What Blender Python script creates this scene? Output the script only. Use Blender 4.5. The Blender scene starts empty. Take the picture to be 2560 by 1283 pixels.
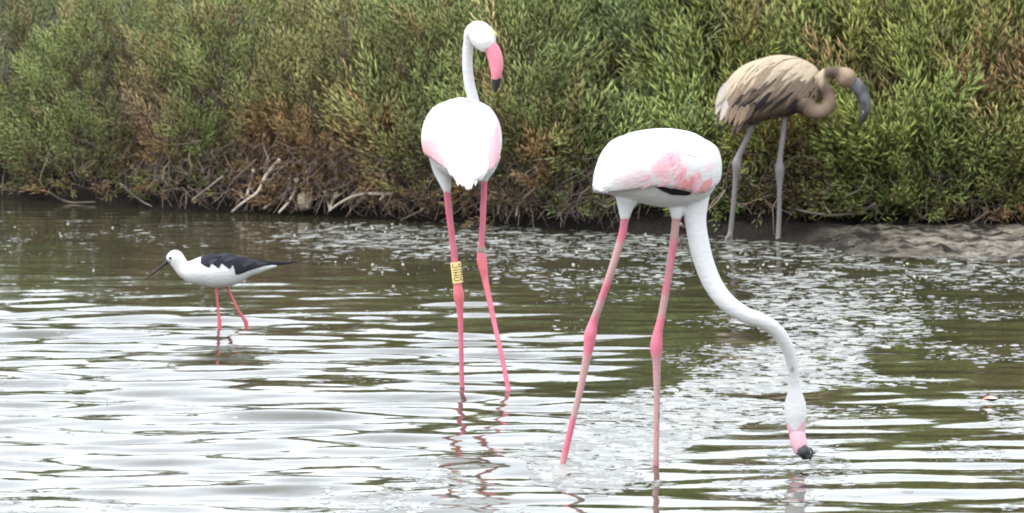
import bpy, math, random
import numpy as np
from mathutils import Vector, Matrix

random.seed(7)
rng = np.random.default_rng(7)
scene = bpy.context.scene
col = scene.collection

# ------------------------------------------------------------------ camera
F = 11520.0                       # focal length in pixels of a 2560 px wide picture
CX, CY = 1280.0, 641.5
H = 1.47                          # eye height above the water
PITCH = math.atan(889.5 / F)
cam_data = bpy.data.cameras.new('camera')
cam = bpy.data.objects.new('camera', cam_data)
col.objects.link(cam)
cam.location = (0, 0, H)
cam.rotation_euler = (math.pi / 2 - PITCH, 0, 0)
cam_data.sensor_width = 36.0
cam_data.lens = 36.0 * F / 2560.0
cam_data.clip_start = 0.1
cam_data.clip_end = 3000
cam_data.dof.use_dof = True
cam_data.dof.focus_distance = 13.2
cam_data.dof.aperture_fstop = 14.0
scene.camera = cam

# ------------------------------------------------------------------ sky and sun (bright overcast)
SUN_EL, SUN_ROT = math.radians(60), math.radians(-115)
world = bpy.data.worlds.new('World')
scene.world = world
world.use_nodes = True
wt = world.node_tree
wt.nodes.clear()
wo = wt.nodes.new('ShaderNodeOutputWorld')
bg = wt.nodes.new('ShaderNodeBackground')
sky = wt.nodes.new('ShaderNodeTexSky')
sky.sky_type = 'NISHITA'
sky.sun_disc = False
sky.sun_elevation = SUN_EL
sky.sun_rotation = SUN_ROT
sky.dust_density = 1.5
mixw = wt.nodes.new('ShaderNodeMix')
mixw.data_type = 'RGBA'
mixw.inputs['Factor'].default_value = 0.60          # cloud cover
mixw.inputs['B'].default_value = (9.2, 9.3, 9.35, 1)
wt.links.new(sky.outputs[0], mixw.inputs['A'])
wt.links.new(mixw.outputs['Result'], bg.inputs['Color'])
bg.inputs['Strength'].default_value = 0.15
wt.links.new(bg.outputs[0], wo.inputs['Surface'])

sun_data = bpy.data.lights.new('sun', 'SUN')
sun_data.energy = 1.15
sun_data.angle = math.radians(16)
sun_data.color = (1.0, 0.96, 0.90)
sun = bpy.data.objects.new('sun', sun_data)
col.objects.link(sun)
# direction towards the sun: sky rotation is measured clockwise from +Y
sd = Vector((math.sin(SUN_ROT) * math.cos(SUN_EL), math.cos(SUN_ROT) * math.cos(SUN_EL), math.sin(SUN_EL)))
sun.rotation_euler = sd.to_track_quat('Z', 'Y').to_euler()
sun.location = sd * 30

vs = scene.view_settings
vs.view_transform = 'Standard'
vs.look = 'None'
vs.gamma = 1.0
vs.use_curve_mapping = False
vs.exposure = 1.45
scene.cycles.use_denoising = True
scene.cycles.filter_width = 1.85
scene.cycles.max_bounces = 6
scene.cycles.sample_clamp_indirect = 6.0

# ------------------------------------------------------------------ helpers
FWD = np.array([0, math.cos(PITCH), -math.sin(PITCH)])
UPV = np.array([0, math.sin(PITCH), math.cos(PITCH)])


def ray(px, py):
    return np.array([(px - CX) / F, 0, 0]) - (py - CY) / F * UPV + FWD


def P(px, py, Y):
    d = ray(px, py)
    return np.array([0, 0, H]) + d * (Y / d[1])


def G(px, py, z=0.0):
    d = ray(px, py)
    return np.array([0, 0, H]) + d * ((z - H) / d[2])


def rowY(py):
    return G(CX, py)[1]


def tag(o, label=None, cat=None, group=None, kind=None):
    if label: o['label'] = label
    if cat: o['category'] = cat
    if group: o['group'] = group
    if kind: o['kind'] = kind
    return o


def link(name, mesh, parent=None, mats=()):
    o = bpy.data.objects.new(name, mesh)
    col.objects.link(o)
    for m in mats:
        if m.name not in [x.name for x in mesh.materials if x]:
            mesh.materials.append(m)
    if parent is not None:
        o.parent = parent
        o.matrix_parent_inverse = Matrix.Translation(-Vector(parent.location))
    return o


def empty(name, loc):
    o = bpy.data.objects.new(name, None)
    o.empty_display_size = 0.05
    col.objects.link(o)
    o.location = Vector([float(v) for v in loc])
    return o


def np_mesh(name, V, T, C=None, smooth=True):
    """mesh from vertex array and triangle (or quad) index array"""
    V = np.asarray(V, dtype=np.float32); T = np.asarray(T, dtype=np.int32)
    k = T.shape[1]
    me = bpy.data.meshes.new(name)
    me.vertices.add(len(V)); me.vertices.foreach_set('co', V.ravel())
    me.loops.add(T.size); me.loops.foreach_set('vertex_index', T.ravel())
    me.polygons.add(len(T)); me.polygons.foreach_set('loop_start', np.arange(0, T.size, k, dtype=np.int32))
    if C is not None:
        at = me.attributes.new('col', 'FLOAT_COLOR', 'POINT')
        c4 = np.ones((len(V), 4), dtype=np.float32); c4[:, :3] = C
        at.data.foreach_set('color', c4.ravel())
    me.update(calc_edges=True)
    if smooth:
        me.shade_smooth()
    return me


# ---- value noise
def _h(ix, iy, iz, seed):
    n = (ix * 73856093) ^ (iy * 19349663) ^ (iz * 83492791) ^ (seed * 2654435)
    n = n & 0x7fffffff
    n = ((n >> 13) ^ n) & 0x7fffffff
    n = (n * ((n * n * 15731 + 789221) & 0x7fffffff) + 1376312589) & 0x7fffffff
    return n / float(0x7fffffff)


def noise(p, seed=0):
    p = np.asarray(p, dtype=np.float64)
    i = np.floor(p).astype(np.int64); f = p - i
    f = f * f * (3 - 2 * f)
    out = 0
    for dx in (0, 1):
        for dy in (0, 1):
            for dz in (0, 1):
                w = (f[:, 0] if dx else 1 - f[:, 0]) * (f[:, 1] if dy else 1 - f[:, 1]) * (f[:, 2] if dz else 1 - f[:, 2])
                out = out + w * _h(i[:, 0] + dx, i[:, 1] + dy, i[:, 2] + dz, seed)
    return out


def fbm(p, seed=0, o=3):
    p = np.asarray(p, dtype=np.float64)
    a, s, t = 1.0, 0.0, 0.0
    for k in range(o):
        s = s + a * noise(p * 2 ** k, seed + k); t += a; a *= 0.5
    return s / t


def sstep(a, b, x):
    t = np.clip((x - a) / (b - a), 0, 1)
    return t * t * (3 - 2 * t)


def catmull(K, n):
    K = np.asarray(K, dtype=float)
    k = len(K)
    t = np.linspace(0, k - 1, n)
    i = np.clip(np.floor(t).astype(int), 0, k - 2)
    f = (t - i)[:, None]
    p0 = K[np.clip(i - 1, 0, k - 1)]; p1 = K[i]; p2 = K[i + 1]; p3 = K[np.clip(i + 2, 0, k - 1)]
    p0 = np.where((i == 0)[:, None], 2 * p1 - p2, p0)
    p3 = np.where((i == k - 2)[:, None], 2 * p2 - p1, p3)
    return 0.5 * (2 * p1 + (p2 - p0) * f + (2 * p0 - 5 * p1 + 4 * p2 - p3) * f ** 2 + (3 * p1 - p0 - 3 * p2 + p3) * f ** 3)


def frames(C):
    T = np.gradient(C, axis=0)
    T /= np.linalg.norm(T, axis=1)[:, None] + 1e-12
    n = np.cross(T[0], [0, 1, 0.03]); n /= np.linalg.norm(n)
    N = []
    for t in T:
        n = n - t * np.dot(n, t); n = n / np.linalg.norm(n); N.append(n)
    N = np.array(N)
    return T, N, np.cross(T, N)


def ring_mesh(R):
    """R: (n, m, 3) rings -> verts, faces closed with caps (tri / quad lists)"""
    n, m, _ = R.shape
    V = R.reshape(-1, 3)
    q = []
    for i in range(n - 1):
        for j in range(m):
            a = i * m + j; b = i * m + (j + 1) % m
            q.append((a, b, b + m, a + m))
    V = np.vstack([V, R[0].mean(0), R[-1].mean(0)])
    c0, c1 = n * m, n * m + 1
    for j in range(m):
        q.append((c0, (j + 1) % m, j))
        q.append((c1, (n - 1) * m + j, (n - 1) * m + (j + 1) % m))
    return V, q


def tube(pts, rad, n=None, m=12, flat=1.0, flatdir=None):
    K = np.hstack([np.asarray(pts, float), np.asarray(rad, float)[:, None]])
    n = n or (len(pts) - 1) * 6 + 1
    K = catmull(K, n) if n > len(pts) else K
    C, r = K[:, :3], np.maximum(K[:, 3], 0.0006)
    T, N, B = frames(C)
    a = np.linspace(0, 2 * math.pi, m, endpoint=False)
    R = C[:, None, :] + r[:, None, None] * (np.cos(a)[None, :, None] * N[:, None, :] + flat * np.sin(a)[None, :, None] * B[:, None, :])
    return ring_mesh(R)


def poly_mesh(name, parts, smooth=True):
    V, Fc, o = [], [], 0
    for v, f in parts:
        V.append(np.asarray(v)); Fc += [tuple(int(i) + o for i in q) for q in f]; o += len(v)
    me = bpy.data.meshes.new(name)
    me.from_pydata([tuple(map(float, v)) for v in np.vstack(V)], [], Fc)
    me.update()
    if smooth: me.shade_smooth()
    return me


def fuse(name, parts, voxel, smooth_it=4):
    """all shells of an animal's body grown together into ONE continuous surface"""
    me = poly_mesh(name + '_shells', parts)
    o = bpy.data.objects.new('tmp', me); col.objects.link(o)
    r = o.modifiers.new('r', 'REMESH'); r.mode = 'VOXEL'; r.voxel_size = voxel; r.use_smooth_shade = True
    s = o.modifiers.new('s', 'SMOOTH'); s.factor = 0.5; s.iterations = smooth_it
    dg = bpy.context.evaluated_depsgraph_get()
    out = bpy.data.meshes.new_from_object(o.evaluated_get(dg))
    bpy.data.objects.remove(o); bpy.data.meshes.remove(me)
    out.name = name
    out.shade_smooth()
    return out


def coords(me):
    a = np.empty(len(me.vertices) * 3, dtype=np.float32); me.vertices.foreach_get('co', a)
    return a.reshape(-1, 3).astype(float)


def paint(me, C):
    at = me.attributes.get('col') or me.attributes.new('col', 'FLOAT_COLOR', 'POINT')
    c4 = np.ones((len(me.vertices), 4), dtype=np.float32); c4[:, :3] = C
    at.data.foreach_set('color', c4.ravel())


# ------------------------------------------------------------------ materials
def mat(name):
    m = bpy.data.materials.new(name); m.use_nodes = True
    nt = m.node_tree
    return m, nt, nt.nodes['Principled BSDF']


def nn(nt, t, **k):
    n = nt.nodes.new(t)
    for a, b in k.items():
        if a in n.inputs: n.inputs[a].default_value = b
        else: setattr(n, a, b)
    return n


def attr_mat(name, rough, spec=0.3, bump=0.0, bscale=(200, 200, 200), vary=0.0, sheen=0.0, trans=0.0):
    m, nt, b = mat(name)
    a = nn(nt, 'ShaderNodeAttribute', attribute_name='col')
    b.inputs['Roughness'].default_value = rough
    b.inputs['Specular IOR Level'].default_value = spec
    src = a.outputs['Color']
    tc = nn(nt, 'ShaderNodeTexCoord')
    mp = nn(nt, 'ShaderNodeMapping'); mp.inputs['Scale'].default_value = bscale
    nt.links.new(tc.outputs['Object'], mp.inputs['Vector'])
    no = nn(nt, 'ShaderNodeTexNoise', Scale=1.0, Detail=3.0)
    nt.links.new(mp.outputs[0], no.inputs['Vector'])
    if vary:
        mr = nn(nt, 'ShaderNodeMapRange'); mr.inputs['To Min'].default_value = 1 - vary; mr.inputs['To Max'].default_value = 1 + vary
        nt.links.new(no.outputs['Fac'], mr.inputs['Value'])
        mx = nn(nt, 'ShaderNodeMix'); mx.data_type = 'RGBA'; mx.blend_type = 'MULTIPLY'; mx.inputs['Factor'].default_value = 1
        nt.links.new(src, mx.inputs['A']); nt.links.new(mr.outputs[0], mx.inputs['B'])
        src = mx.outputs['Result']
    nt.links.new(src, b.inputs['Base Color'])
    if bump:
        bp = nn(nt, 'ShaderNodeBump', Strength=bump, Distance=0.004)
        nt.links.new(no.outputs['Fac'], bp.inputs['Height'])
        nt.links.new(bp.outputs[0], b.inputs['Normal'])
    if trans:
        tr = nn(nt, 'ShaderNodeBsdfTranslucent'); nt.links.new(src, tr.inputs['Color'])
        ms = nn(nt, 'ShaderNodeMixShader', Fac=trans)
        out = [n for n in nt.nodes if n.type == 'OUTPUT_MATERIAL'][0]
        nt.links.new(b.outputs[0], ms.inputs[1]); nt.links.new(tr.outputs[0], ms.inputs[2]); nt.links.new(ms.outputs[0], out.inputs['Surface'])
    return m


def plain_mat(name, c, rough=0.6, spec=0.3, vary=0.15, scale=60.0, c2=None, bump=0.0):
    m, nt, b = mat(name)
    tc = nn(nt, 'ShaderNodeTexCoord')
    no = nn(nt, 'ShaderNodeTexNoise', Scale=scale, Detail=4.0)
    nt.links.new(tc.outputs['Object'], no.inputs['Vector'])
    mx = nn(nt, 'ShaderNodeMix'); mx.data_type = 'RGBA'
    mx.inputs['A'].default_value = (*[v * (1 - vary) for v in c], 1)
    mx.inputs['B'].default_value = (*(c2 or [min(1, v * (1 + vary)) for v in c]), 1)
    nt.links.new(no.outputs['Fac'], mx.inputs['Factor'])
    nt.links.new(mx.outputs['Result'], b.inputs['Base Color'])
    b.inputs['Roughness'].default_value = rough
    b.inputs['Specular IOR Level'].default_value = spec
    if bump:
        bp = nn(nt, 'ShaderNodeBump', Strength=bump, Distance=0.01)
        nt.links.new(no.outputs['Fac'], bp.inputs['Height']); nt.links.new(bp.outputs[0], b.inputs['Normal'])
    return m


M_PLUME = attr_mat('plumage', 0.95, 0.1, bump=0.5, bscale=(50, 50, 120), vary=0.10)
M_SKIN = attr_mat('leg_skin', 0.5, 0.35, bump=0.25, bscale=(90, 90, 300), vary=0.12)
M_BILL = attr_mat('bill_horn', 0.5, 0.3, bump=0.1, bscale=(120, 120, 120), vary=0.08)
M_EYE = plain_mat('eye', (0.01, 0.008, 0.008), 0.1, 0.6)
M_LEAF = attr_mat('shrub_leaf', 0.55, 0.28, vary=0.2, bscale=(9, 9, 9), trans=0.35)
M_WOOD = attr_mat('twig_bark', 0.85, 0.1, vary=0.25, bscale=(60, 60, 60))
M_FOAM = attr_mat('foam', 0.45, 0.4, bump=0.6, bscale=(150, 150, 150), vary=0.25)
M_BUBBLE = attr_mat('bubble_film', 0.06, 0.9)

# ------------------------------------------------------------------ ground: lake bed, bank and shore in one sheet
bank_rows = [(-2600, 430), (-800, 468), (0, 492), (420, 522), (900, 540), (1400, 570), (1950, 592), (2250, 586), (2560, 588), (3000, 592), (5000, 600)]
BK = np.array([G(a, b)[:2] for a, b in bank_rows])
shore_rows = [(-2600, 431), (-800, 469), (0, 493), (420, 523), (900, 541), (1400, 571), (1900, 598), (1990, 603), (2090, 622), (2150, 636), (2250, 640), (2400, 641), (2560, 648), (3000, 670), (5000, 700)]
SH = np.array([G(a, b)[:2] for a, b in shore_rows])


def bankY(x): return np.interp(x, BK[:, 0], BK[:, 1])
def shoreY(x): return np.minimum(np.interp(x, SH[:, 0], SH[:, 1]), bankY(x) - 0.02)


def ground_z(x, y):
    x = np.asarray(x, float); y = np.asarray(y, float)
    p = np.stack([x * 2.2, y * 2.2, 0 * x], -1)
    wob = (fbm(p.reshape(-1, 3), 11).reshape(x.shape) - 0.5) * 0.16
    q = np.stack([x * 11, y * 11, 0 * x], -1)
    fine = (fbm(q.reshape(-1, 3), 5).reshape(x.shape) - 0.5)
    by = bankY(x) + wob; sy = shoreY(x) + wob
    bq = np.stack([x * 26, y * 14, 0 * x + 4.0], -1)
    bn = fbm(bq.reshape(-1, 3), 15, 3).reshape(x.shape) - 0.5
    beach = sstep(0.0, 1.0, (y - sy) / np.maximum(by - sy, 0.02)) * 0.045 + bn * 0.06 * sstep(-.1, .15, y - sy) * sstep(.3, .0, y - by) + sstep(-0.03, 0.05, y - sy) * 0.016
    beach = beach + sstep(-0.6, 0.0, y - sy) * 0.0
    bed = -0.15 + 0.15 * sstep(-0.9, 0.0, y - sy)
    scarp = 0.07 * sstep(0.0, 0.12, y - by) + 0.26 * sstep(0.1, 2.5, y - by)
    nearsh = 0.28 * sstep(3.2, 1.4, y)
    dry = sstep(-0.02, 0.1, y - sy)
    return np.where(y < 6, np.maximum(-0.15, -0.15 + nearsh), bed + beach + scarp + fine * 0.085 * dry * sstep(-.1, .1, y - by) * sstep(40, 26, y))


def axis(lo, hi, step, far_lo, far_hi, g=1.35):
    a = list(np.arange(lo, hi + step / 2, step))
    s = step; v = a[-1]
    while v < far_hi:
        s *= g; v += s; a.append(min(v, far_hi))
    s = step; v = a[0]; b = []
    while v > far_lo:
        s *= g; v -= s; b.append(max(v, far_lo))
    return np.array(b[::-1] + a)


def grid_mesh(name, xs, ys, zf):
    X, Y = np.meshgrid(xs, ys)
    Z = zf(X, Y)
    V = np.stack([X, Y, Z], -1).reshape(-1, 3)
    ny, nx = X.shape
    i = np.arange(ny - 1)[:, None] * nx + np.arange(nx - 1)[None, :]
    i = i.ravel()
    return np_mesh(name, V, np.stack([i, i + 1, i + 1 + nx, i + nx], -1))


gx = axis(-4.2, 4.2, 0.05, -600, 600); gy = axis(18.6, 23.0, 0.03, -300, 1200)
me = grid_mesh('ground', gx, gy, ground_z)
mg, nt, b = mat('mud')
geo = nn(nt, 'ShaderNodeNewGeometry')
n1 = nn(nt, 'ShaderNodeTexNoise', Scale=9.0, Detail=8.0, Roughness=0.65)
n2 = nn(nt, 'ShaderNodeTexNoise', Scale=70.0, Detail=4.0)
n3 = nn(nt, 'ShaderNodeTexVoronoi', Scale=45.0)
for n in (n1, n2, n3): nt.links.new(geo.outputs['Position'], n.inputs['Vector'])
sx = nn(nt, 'ShaderNodeSeparateXYZ'); nt.links.new(geo.outputs['Position'], sx.inputs[0])
# pale dried silt and shell grit lies on the open strand (east end of the bank), dark peaty mud elsewhere
mrx = nn(nt, 'ShaderNodeMapRange'); mrx.inputs['From Min'].default_value = 1.25; mrx.inputs['From Max'].default_value = 1.8
nt.links.new(sx.outputs['X'], mrx.inputs['Value'])
mry = nn(nt, 'ShaderNodeMapRange'); mry.inputs['From Min'].default_value = 20.25; mry.inputs['From Max'].default_value = 19.9
nt.links.new(sx.outputs['Y'], mry.inputs['Value'])
ml = nn(nt, 'ShaderNodeMath', operation='MULTIPLY'); nt.links.new(mrx.outputs[0], ml.inputs[0]); nt.links.new(mry.outputs[0], ml.inputs[1])
mrn = nn(nt, 'ShaderNodeMapRange'); mrn.inputs['From Min'].default_value = 0.42; mrn.inputs['From Max'].default_value = 0.60
nt.links.new(n1.outputs['Fac'], mrn.inputs['Value'])
ml2 = nn(nt, 'ShaderNodeMath', operation='MULTIPLY'); nt.links.new(ml.outputs[0], ml2.inputs[0]); nt.links.new(mrn.outputs[0], ml2.inputs[1])
ra = nn(nt, 'ShaderNodeMix', data_type='RGBA'); ra.inputs['A'].default_value = (0.006, 0.005, 0.0045, 1); ra.inputs['B'].default_value = (0.024, 0.019, 0.015, 1)
nt.links.new(n1.outputs['Fac'], ra.inputs['Factor'])
rb = nn(nt, 'ShaderNodeMix', data_type='RGBA'); rb.inputs['A'].default_value = (0.075, 0.062, 0.048, 1); rb.inputs['B'].default_value = (0.36, 0.325, 0.265, 1)
nt.links.new(n2.outputs['Fac'], rb.inputs['Factor'])
rc = nn(nt, 'ShaderNodeMix', data_type='RGBA')
nt.links.new(ml2.outputs[0], rc.inputs['Factor']); nt.links.new(ra.outputs['Result'], rc.inputs['A']); nt.links.new(rb.outputs['Result'], rc.inputs['B'])
nt.links.new(rc.outputs['Result'], b.inputs['Base Color'])
b.inputs['Roughness'].default_value = 0.8
b.inputs['Specular IOR Level'].default_value = 0.15
bp = nn(nt, 'ShaderNodeBump', Strength=1.0, Distance=0.03); nt.links.new(n2.outputs['Fac'], bp.inputs['Height']); nt.links.new(bp.outputs[0], b.inputs['Normal'])
tag(link('ground', me, None, [mg]), kind='structure')

# ------------------------------------------------------------------ water with real ripples
LEG_SPOTS = [G(1155, 968), G(1272, 982), G(1405, 1168), G(1640, 1165), G(2005, 1140), G(548, 822), G(616, 818)]
wv = []
wr = np.random.default_rng(21)
for lam0, cnt, wgt in ((0.55, 7, 0.7), (0.27, 16, 1.0), (0.15, 22, 0.85), (0.085, 16, 0.5)):
    for _ in range(cnt):
        lam = lam0 * wr.uniform(0.75, 1.3)
        th = wr.normal(0.10, 0.33)
        k = 2 * math.pi / lam
        wv.append((k * math.sin(th), k * math.cos(th), wr.uniform(0, 6.28), wgt * wr.uniform(.5, 1) / k / math.sqrt(cnt)))


def wave_amp(x, y):
    """slope strength: livelier on the open west side, calmer by the bank and on the scummy east side"""
    px = CX + x * F / np.maximum(y, 1)
    py = -248 + H * F / np.maximum(y, 1)
    west = sstep(1750, 1050, px)
    a = 0.025 + 0.062 * west * sstep(640, 860, py) + 0.012 * sstep(760, 1000, py)
    a = a * (0.45 + 0.55 * sstep(560, 720, py))
    p = np.stack([x * 1.1, y * 0.5, 0 * x], -1).reshape(-1, 3)
    return a * (0.55 + 0.9 * fbm(p, 3, 2).reshape(np.shape(x)))


def wave_z(x, y):
    x = np.asarray(x, float); y = np.asarray(y, float)
    z = np.zeros_like(x)
    # slow warp so crests are not ruler straight
    p = np.stack([x * 0.9, y * 0.9, 0 * x + 3.3], -1).reshape(-1, 3)
    wx = (fbm(p, 9, 2).reshape(x.shape) - .5) * 0.5
    for kx, ky, ph, a in wv:
        z += a * np.sin(kx * x + ky * (y + wx) + ph)
    fade = sstep(4.0, 3.4, np.abs(x)) * sstep(10.0, 10.5, y)
    z *= wave_amp(x, y) * 1.45 * fade
    for s in LEG_SPOTS[:7]:
        r = np.hypot(x - s[0], y - s[1])
        z += 0.0016 * np.sin(r * 85) * np.exp(-r / 0.10) * sstep(0.0, 0.02, r) * fade
    return z


wx_ = axis(-4.0, 4.0, 0.042, -600, 600); wy_ = axis(10.2, 22.7, 0.021, 2.0, 23.6, 1.6)
me = grid_mesh('water', wx_, wy_, wave_z)
mw, nt, b = mat('lagoon_water')
geo = nn(nt, 'ShaderNodeNewGeometry')
n1 = nn(nt, 'ShaderNodeTexNoise', Scale=1.3, Detail=4.0)
nt.links.new(geo.outputs['Position'], n1.inputs['Vector'])
rm = nn(nt, 'ShaderNodeMix', data_type='RGBA'); rm.inputs['A'].default_value = (0.022, 0.021, 0.012, 1); rm.inputs['B'].default_value = (0.042, 0.039, 0.022, 1)
nt.links.new(n1.outputs['Fac'], rm.inputs['Factor']); nt.links.new(rm.outputs['Result'], b.inputs['Base Color'])
b.inputs['Roughness'].default_value = 0.035
b.inputs['IOR'].default_value = 1.333
mp = nn(nt, 'ShaderNodeMapping'); mp.inputs['Scale'].default_value = (9, 30, 1)
nt.links.new(geo.outputs['Position'], mp.inputs['Vector'])
n2 = nn(nt, 'ShaderNodeTexNoise', Scale=1.0, Detail=2.0); nt.links.new(mp.outputs[0], n2.inputs['Vector'])
bp = nn(nt, 'ShaderNodeBump', Strength=0.12, Distance=0.004); nt.links.new(n2.outputs['Fac'], bp.inputs['Height']); nt.links.new(bp.outputs[0], b.inputs['Normal'])
tag(link('water', me, None, [mw]), kind='structure')

# ------------------------------------------------------------------ scum, foam flecks and bubbles on the water
def in_water(p): return p[1] < shoreY(p[0]) - 0.03


def seg_dist(px, py, pts, sy):
    d = np.full(np.shape(px), 1e9)
    for (x0, y0), (x1, y1) in zip(pts[:-1], pts[1:]):
        ax, ay, bx, by = x0, y0 * sy, x1, y1 * sy
        t = np.clip(((px - ax) * (bx - ax) + (py * sy - ay) * (by - ay)) / ((bx - ax) ** 2 + (by - ay) ** 2), 0, 1)
        d = np.minimum(d, np.hypot(px - ax - t * (bx - ax), py * sy - ay - t * (by - ay)))
    return d


def scum_density(px, py):
    main = np.exp(-(seg_dist(px, py, [(1420, 1165), (1560, 1110), (1800, 1010), (2040, 900), (2150, 810), (1980, 740)], 1.8) / 190) ** 2)
    low = 0.55 * np.exp(-(seg_dist(px, py, [(850, 1300), (1250, 1200), (1350, 1170)], 2.5) / 120) ** 2)
    bank = 0.75 * np.exp(-((py - (585 + 0.055 * (px - 700))) / 55) ** 2) * sstep(500, 900, px) + 0.35 * np.exp(-((py - 590) / 40) ** 2)
    mid = 0.55 * np.exp(-(seg_dist(px, py, [(900, 640), (1250, 690), (1500, 690), (1700, 690)], 2.5) / 110) ** 2)
    right = 0.30 * sstep(1500, 2000, px) * sstep(1290, 1000, py)
    lowr = 0.22 * sstep(1300, 1800, px) * sstep(1050, 1150, py)
    return np.maximum.reduce([main, low, bank, mid, right, lowr])


def make_foam():
    n = 90000
    px = rng.uniform(-300, 2860, n); py = 555 + (1340 - 555) * rng.random(n) ** 0.9
    wp = np.array([G(a, b) for a, b in zip(px, py)])
    clus = fbm(np.stack([wp[:, 0] * 5, wp[:, 1] * 2.2, 0 * px], -1), 31, 3)
    dens = scum_density(px, py)
    keep = rng.random(n) < np.clip(sstep(0.60 - 0.42 * dens, 0.74 - 0.42 * dens, clus) * (0.15 + dens), 0, 1)
    keep &= (wp[:, 1] < shoreY(wp[:, 0]) - 0.02) | ((wp[:, 0] > 1.35) & (wp[:, 1] < np.minimum(shoreY(wp[:, 0]) + .55, bankY(wp[:, 0]) - .1)) & (rng.random(n) < .5))
    wp = wp[keep]; dens = dens[keep]
    V, T, C, o, cnts = [], [], [], 0, []
    for p, d in zip(wp, dens):
        k = int(rng.integers(7, 11))
        sx_ = (0.003 + 0.021 * rng.random() ** 2.6) * (0.8 + 1.1 * d)
        sy_ = sx_ * rng.uniform(0.5, 1.5)
        a = np.linspace(0, 2 * math.pi, k, endpoint=False) + rng.uniform(-.3, .3, k); r = rng.uniform(0.35, 1.15, k)
        V.append(np.stack([p[0] + sx_ * r * np.cos(a), p[1] + sy_ * r * np.sin(a), np.full(k, 0.0004)], -1))
        V.append([[p[0], p[1], 0.0014]])
        for j in range(k):
            T.append((o + j, o + (j + 1) % k, o + k))
        if p[1] > shoreY(p[0]) - .02:
            q = .45; V[-2] = (V[-2] - [p[0], p[1], 0]) * [q, q, 1] + [p[0], p[1], 0]
        C.append(np.tile(np.array([0.19, 0.195, 0.18]) * rng.uniform(0.45, 1.35), (k + 1, 1))); o += k + 1; cnts.append(k + 1)
    V = np.vstack(V)
    own = np.repeat(np.arange(len(wp)), np.array(cnts))
    gz = ground_z(wp[:, 0], wp[:, 1])[own]
    V[:, 2] += np.maximum(wave_z(V[:, 0], V[:, 1]), gz + .002)
    return np_mesh('foam', V, T, np.vstack(C)), len(wp)


fm, nf = make_foam()
tag(link('foam', fm, None, [M_FOAM]), 'pale flecks of foam and scum floating on the lagoon water', 'foam', kind='stuff')


def make_bubbles():
    V, T, C, o = [], [], [], 0
    prof = [(1.0, 0.0), (0.85, 0.5), (0.5, 0.86)]
    n = 0
    while n < 450:
        px = rng.uniform(-200, 2760); py = 560 + 200 * rng.random() ** 1.6
        p = G(px, py)
        if rng.random() > (0.1 + scum_density(px, py)) * float(sstep(.42, .62, fbm(np.array([[p[0] * 3, p[1] * 1.5, 7.0]]), 90, 3))[0]): continue
        if p[1] > shoreY(p[0]) - 0.01: continue
        z = float(wave_z(np.array([p[0]]), np.array([p[1]]))[0])
        r = 0.0015 + 0.0055 * rng.random() ** 3
        a = np.linspace(0, 2 * math.pi, 7, endpoint=False)
        for pr, pz in prof:
            V.append(np.stack([p[0] + r * pr * np.cos(a), p[1] + r * pr * np.sin(a), np.full(7, z - 0.0005 + r * pz)], -1))
        V.append([[p[0], p[1], z + r]])
        for i in range(2):
            for j in range(7):
                j2 = (j + 1) % 7; q = o + i * 7
                T += [(q + j, q + j2, q + 7 + j2), (q + j, q + 7 + j2, q + 7 + j)]
        for j in range(7): T.append((o + 14 + j, o + 14 + (j + 1) % 7, o + 21))
        C.append(np.tile(np.array([0.26, 0.26, 0.23]) * rng.uniform(.5, 1.3), (22, 1))); o += 22; n += 1
    return np_mesh('bubbles', np.vstack(V), T, np.vstack(C))


tag(link('bubbles', make_bubbles(), None, [M_BUBBLE]), 'shiny round bubbles on the water along the bank', 'bubbles', kind='stuff')

# ------------------------------------------------------------------ shrubs on the bank
def finger(V, T, R, base, d, up, L, r):
    """one succulent shoot: three sided, bending upwards, pointed"""
    d = d / np.linalg.norm(d)
    d2 = d + up * 1.05; d2 /= np.linalg.norm(d2)
    n = np.cross(d, [0.31, 0.17, 0.93]); n /= np.linalg.norm(n); b_ = np.cross(d, n)
    c1 = base + d * L * 0.42; c2 = c1 + d2 * L * 0.58
    o = len(V)
    V.append(base)
    for k in range(3):
        a = k * 2.0944
        V.append(c1 + r * 1.1 * (math.cos(a) * n + math.sin(a) * b_))
    V.append(c2)
    for k in range(3):
        k2 = (k + 1) % 3
        T += [(o, o + 1 + k2, o + 1 + k), (o + 1 + k, o + 1 + k2, o + 4)]
    f = R.uniform(0.75, 1.3)
    return [f * .9, f, f, f, f * 1.15]


def sprig(seed, n=15, L=0.18, fl=0.075, fr=0.0043):
    R = np.random.default_rng(seed)
    V, T, f = [], [], []
    bend = np.array([R.uniform(-.25, .25), R.uniform(-.25, .25), 0])
    def ax(t): return np.array([0, 0, L * t]) + bend * L * t * t
    o = 0
    for i in range(3):                         # stem
        for k in range(3):
            a = k * 2.0944
            V.append(ax(i / 2) + 0.003 * (1 - 0.35 * i) * np.array([math.cos(a), math.sin(a), 0])); f.append(0.8)
    for i in range(2):
        for k in range(3):
            k2 = (k + 1) % 3; q = i * 3
            T += [(q + k, q + k2, q + 3 + k2), (q + k, q + 3 + k2, q + 3 + k)]
    up = np.array([0, 0, 1.0])
    for i in range(n):
        t = 0.08 + 0.92 * (i + R.uniform(0, .6)) / n
        a = i * 2.4 + R.uniform(-.3, .3)
        tilt = math.radians(62 - 40 * t + R.uniform(-10, 10))
        d = np.array([math.sin(tilt) * math.cos(a), math.sin(tilt) * math.sin(a), math.cos(tilt)])
        f += finger(V, T, R, ax(t), d, up, fl * R.uniform(.6, 1.15) * (1.1 - .4 * t), fr * R.uniform(.8, 1.15))
    return np.array(V), np.array(T), np.array(f)


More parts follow.
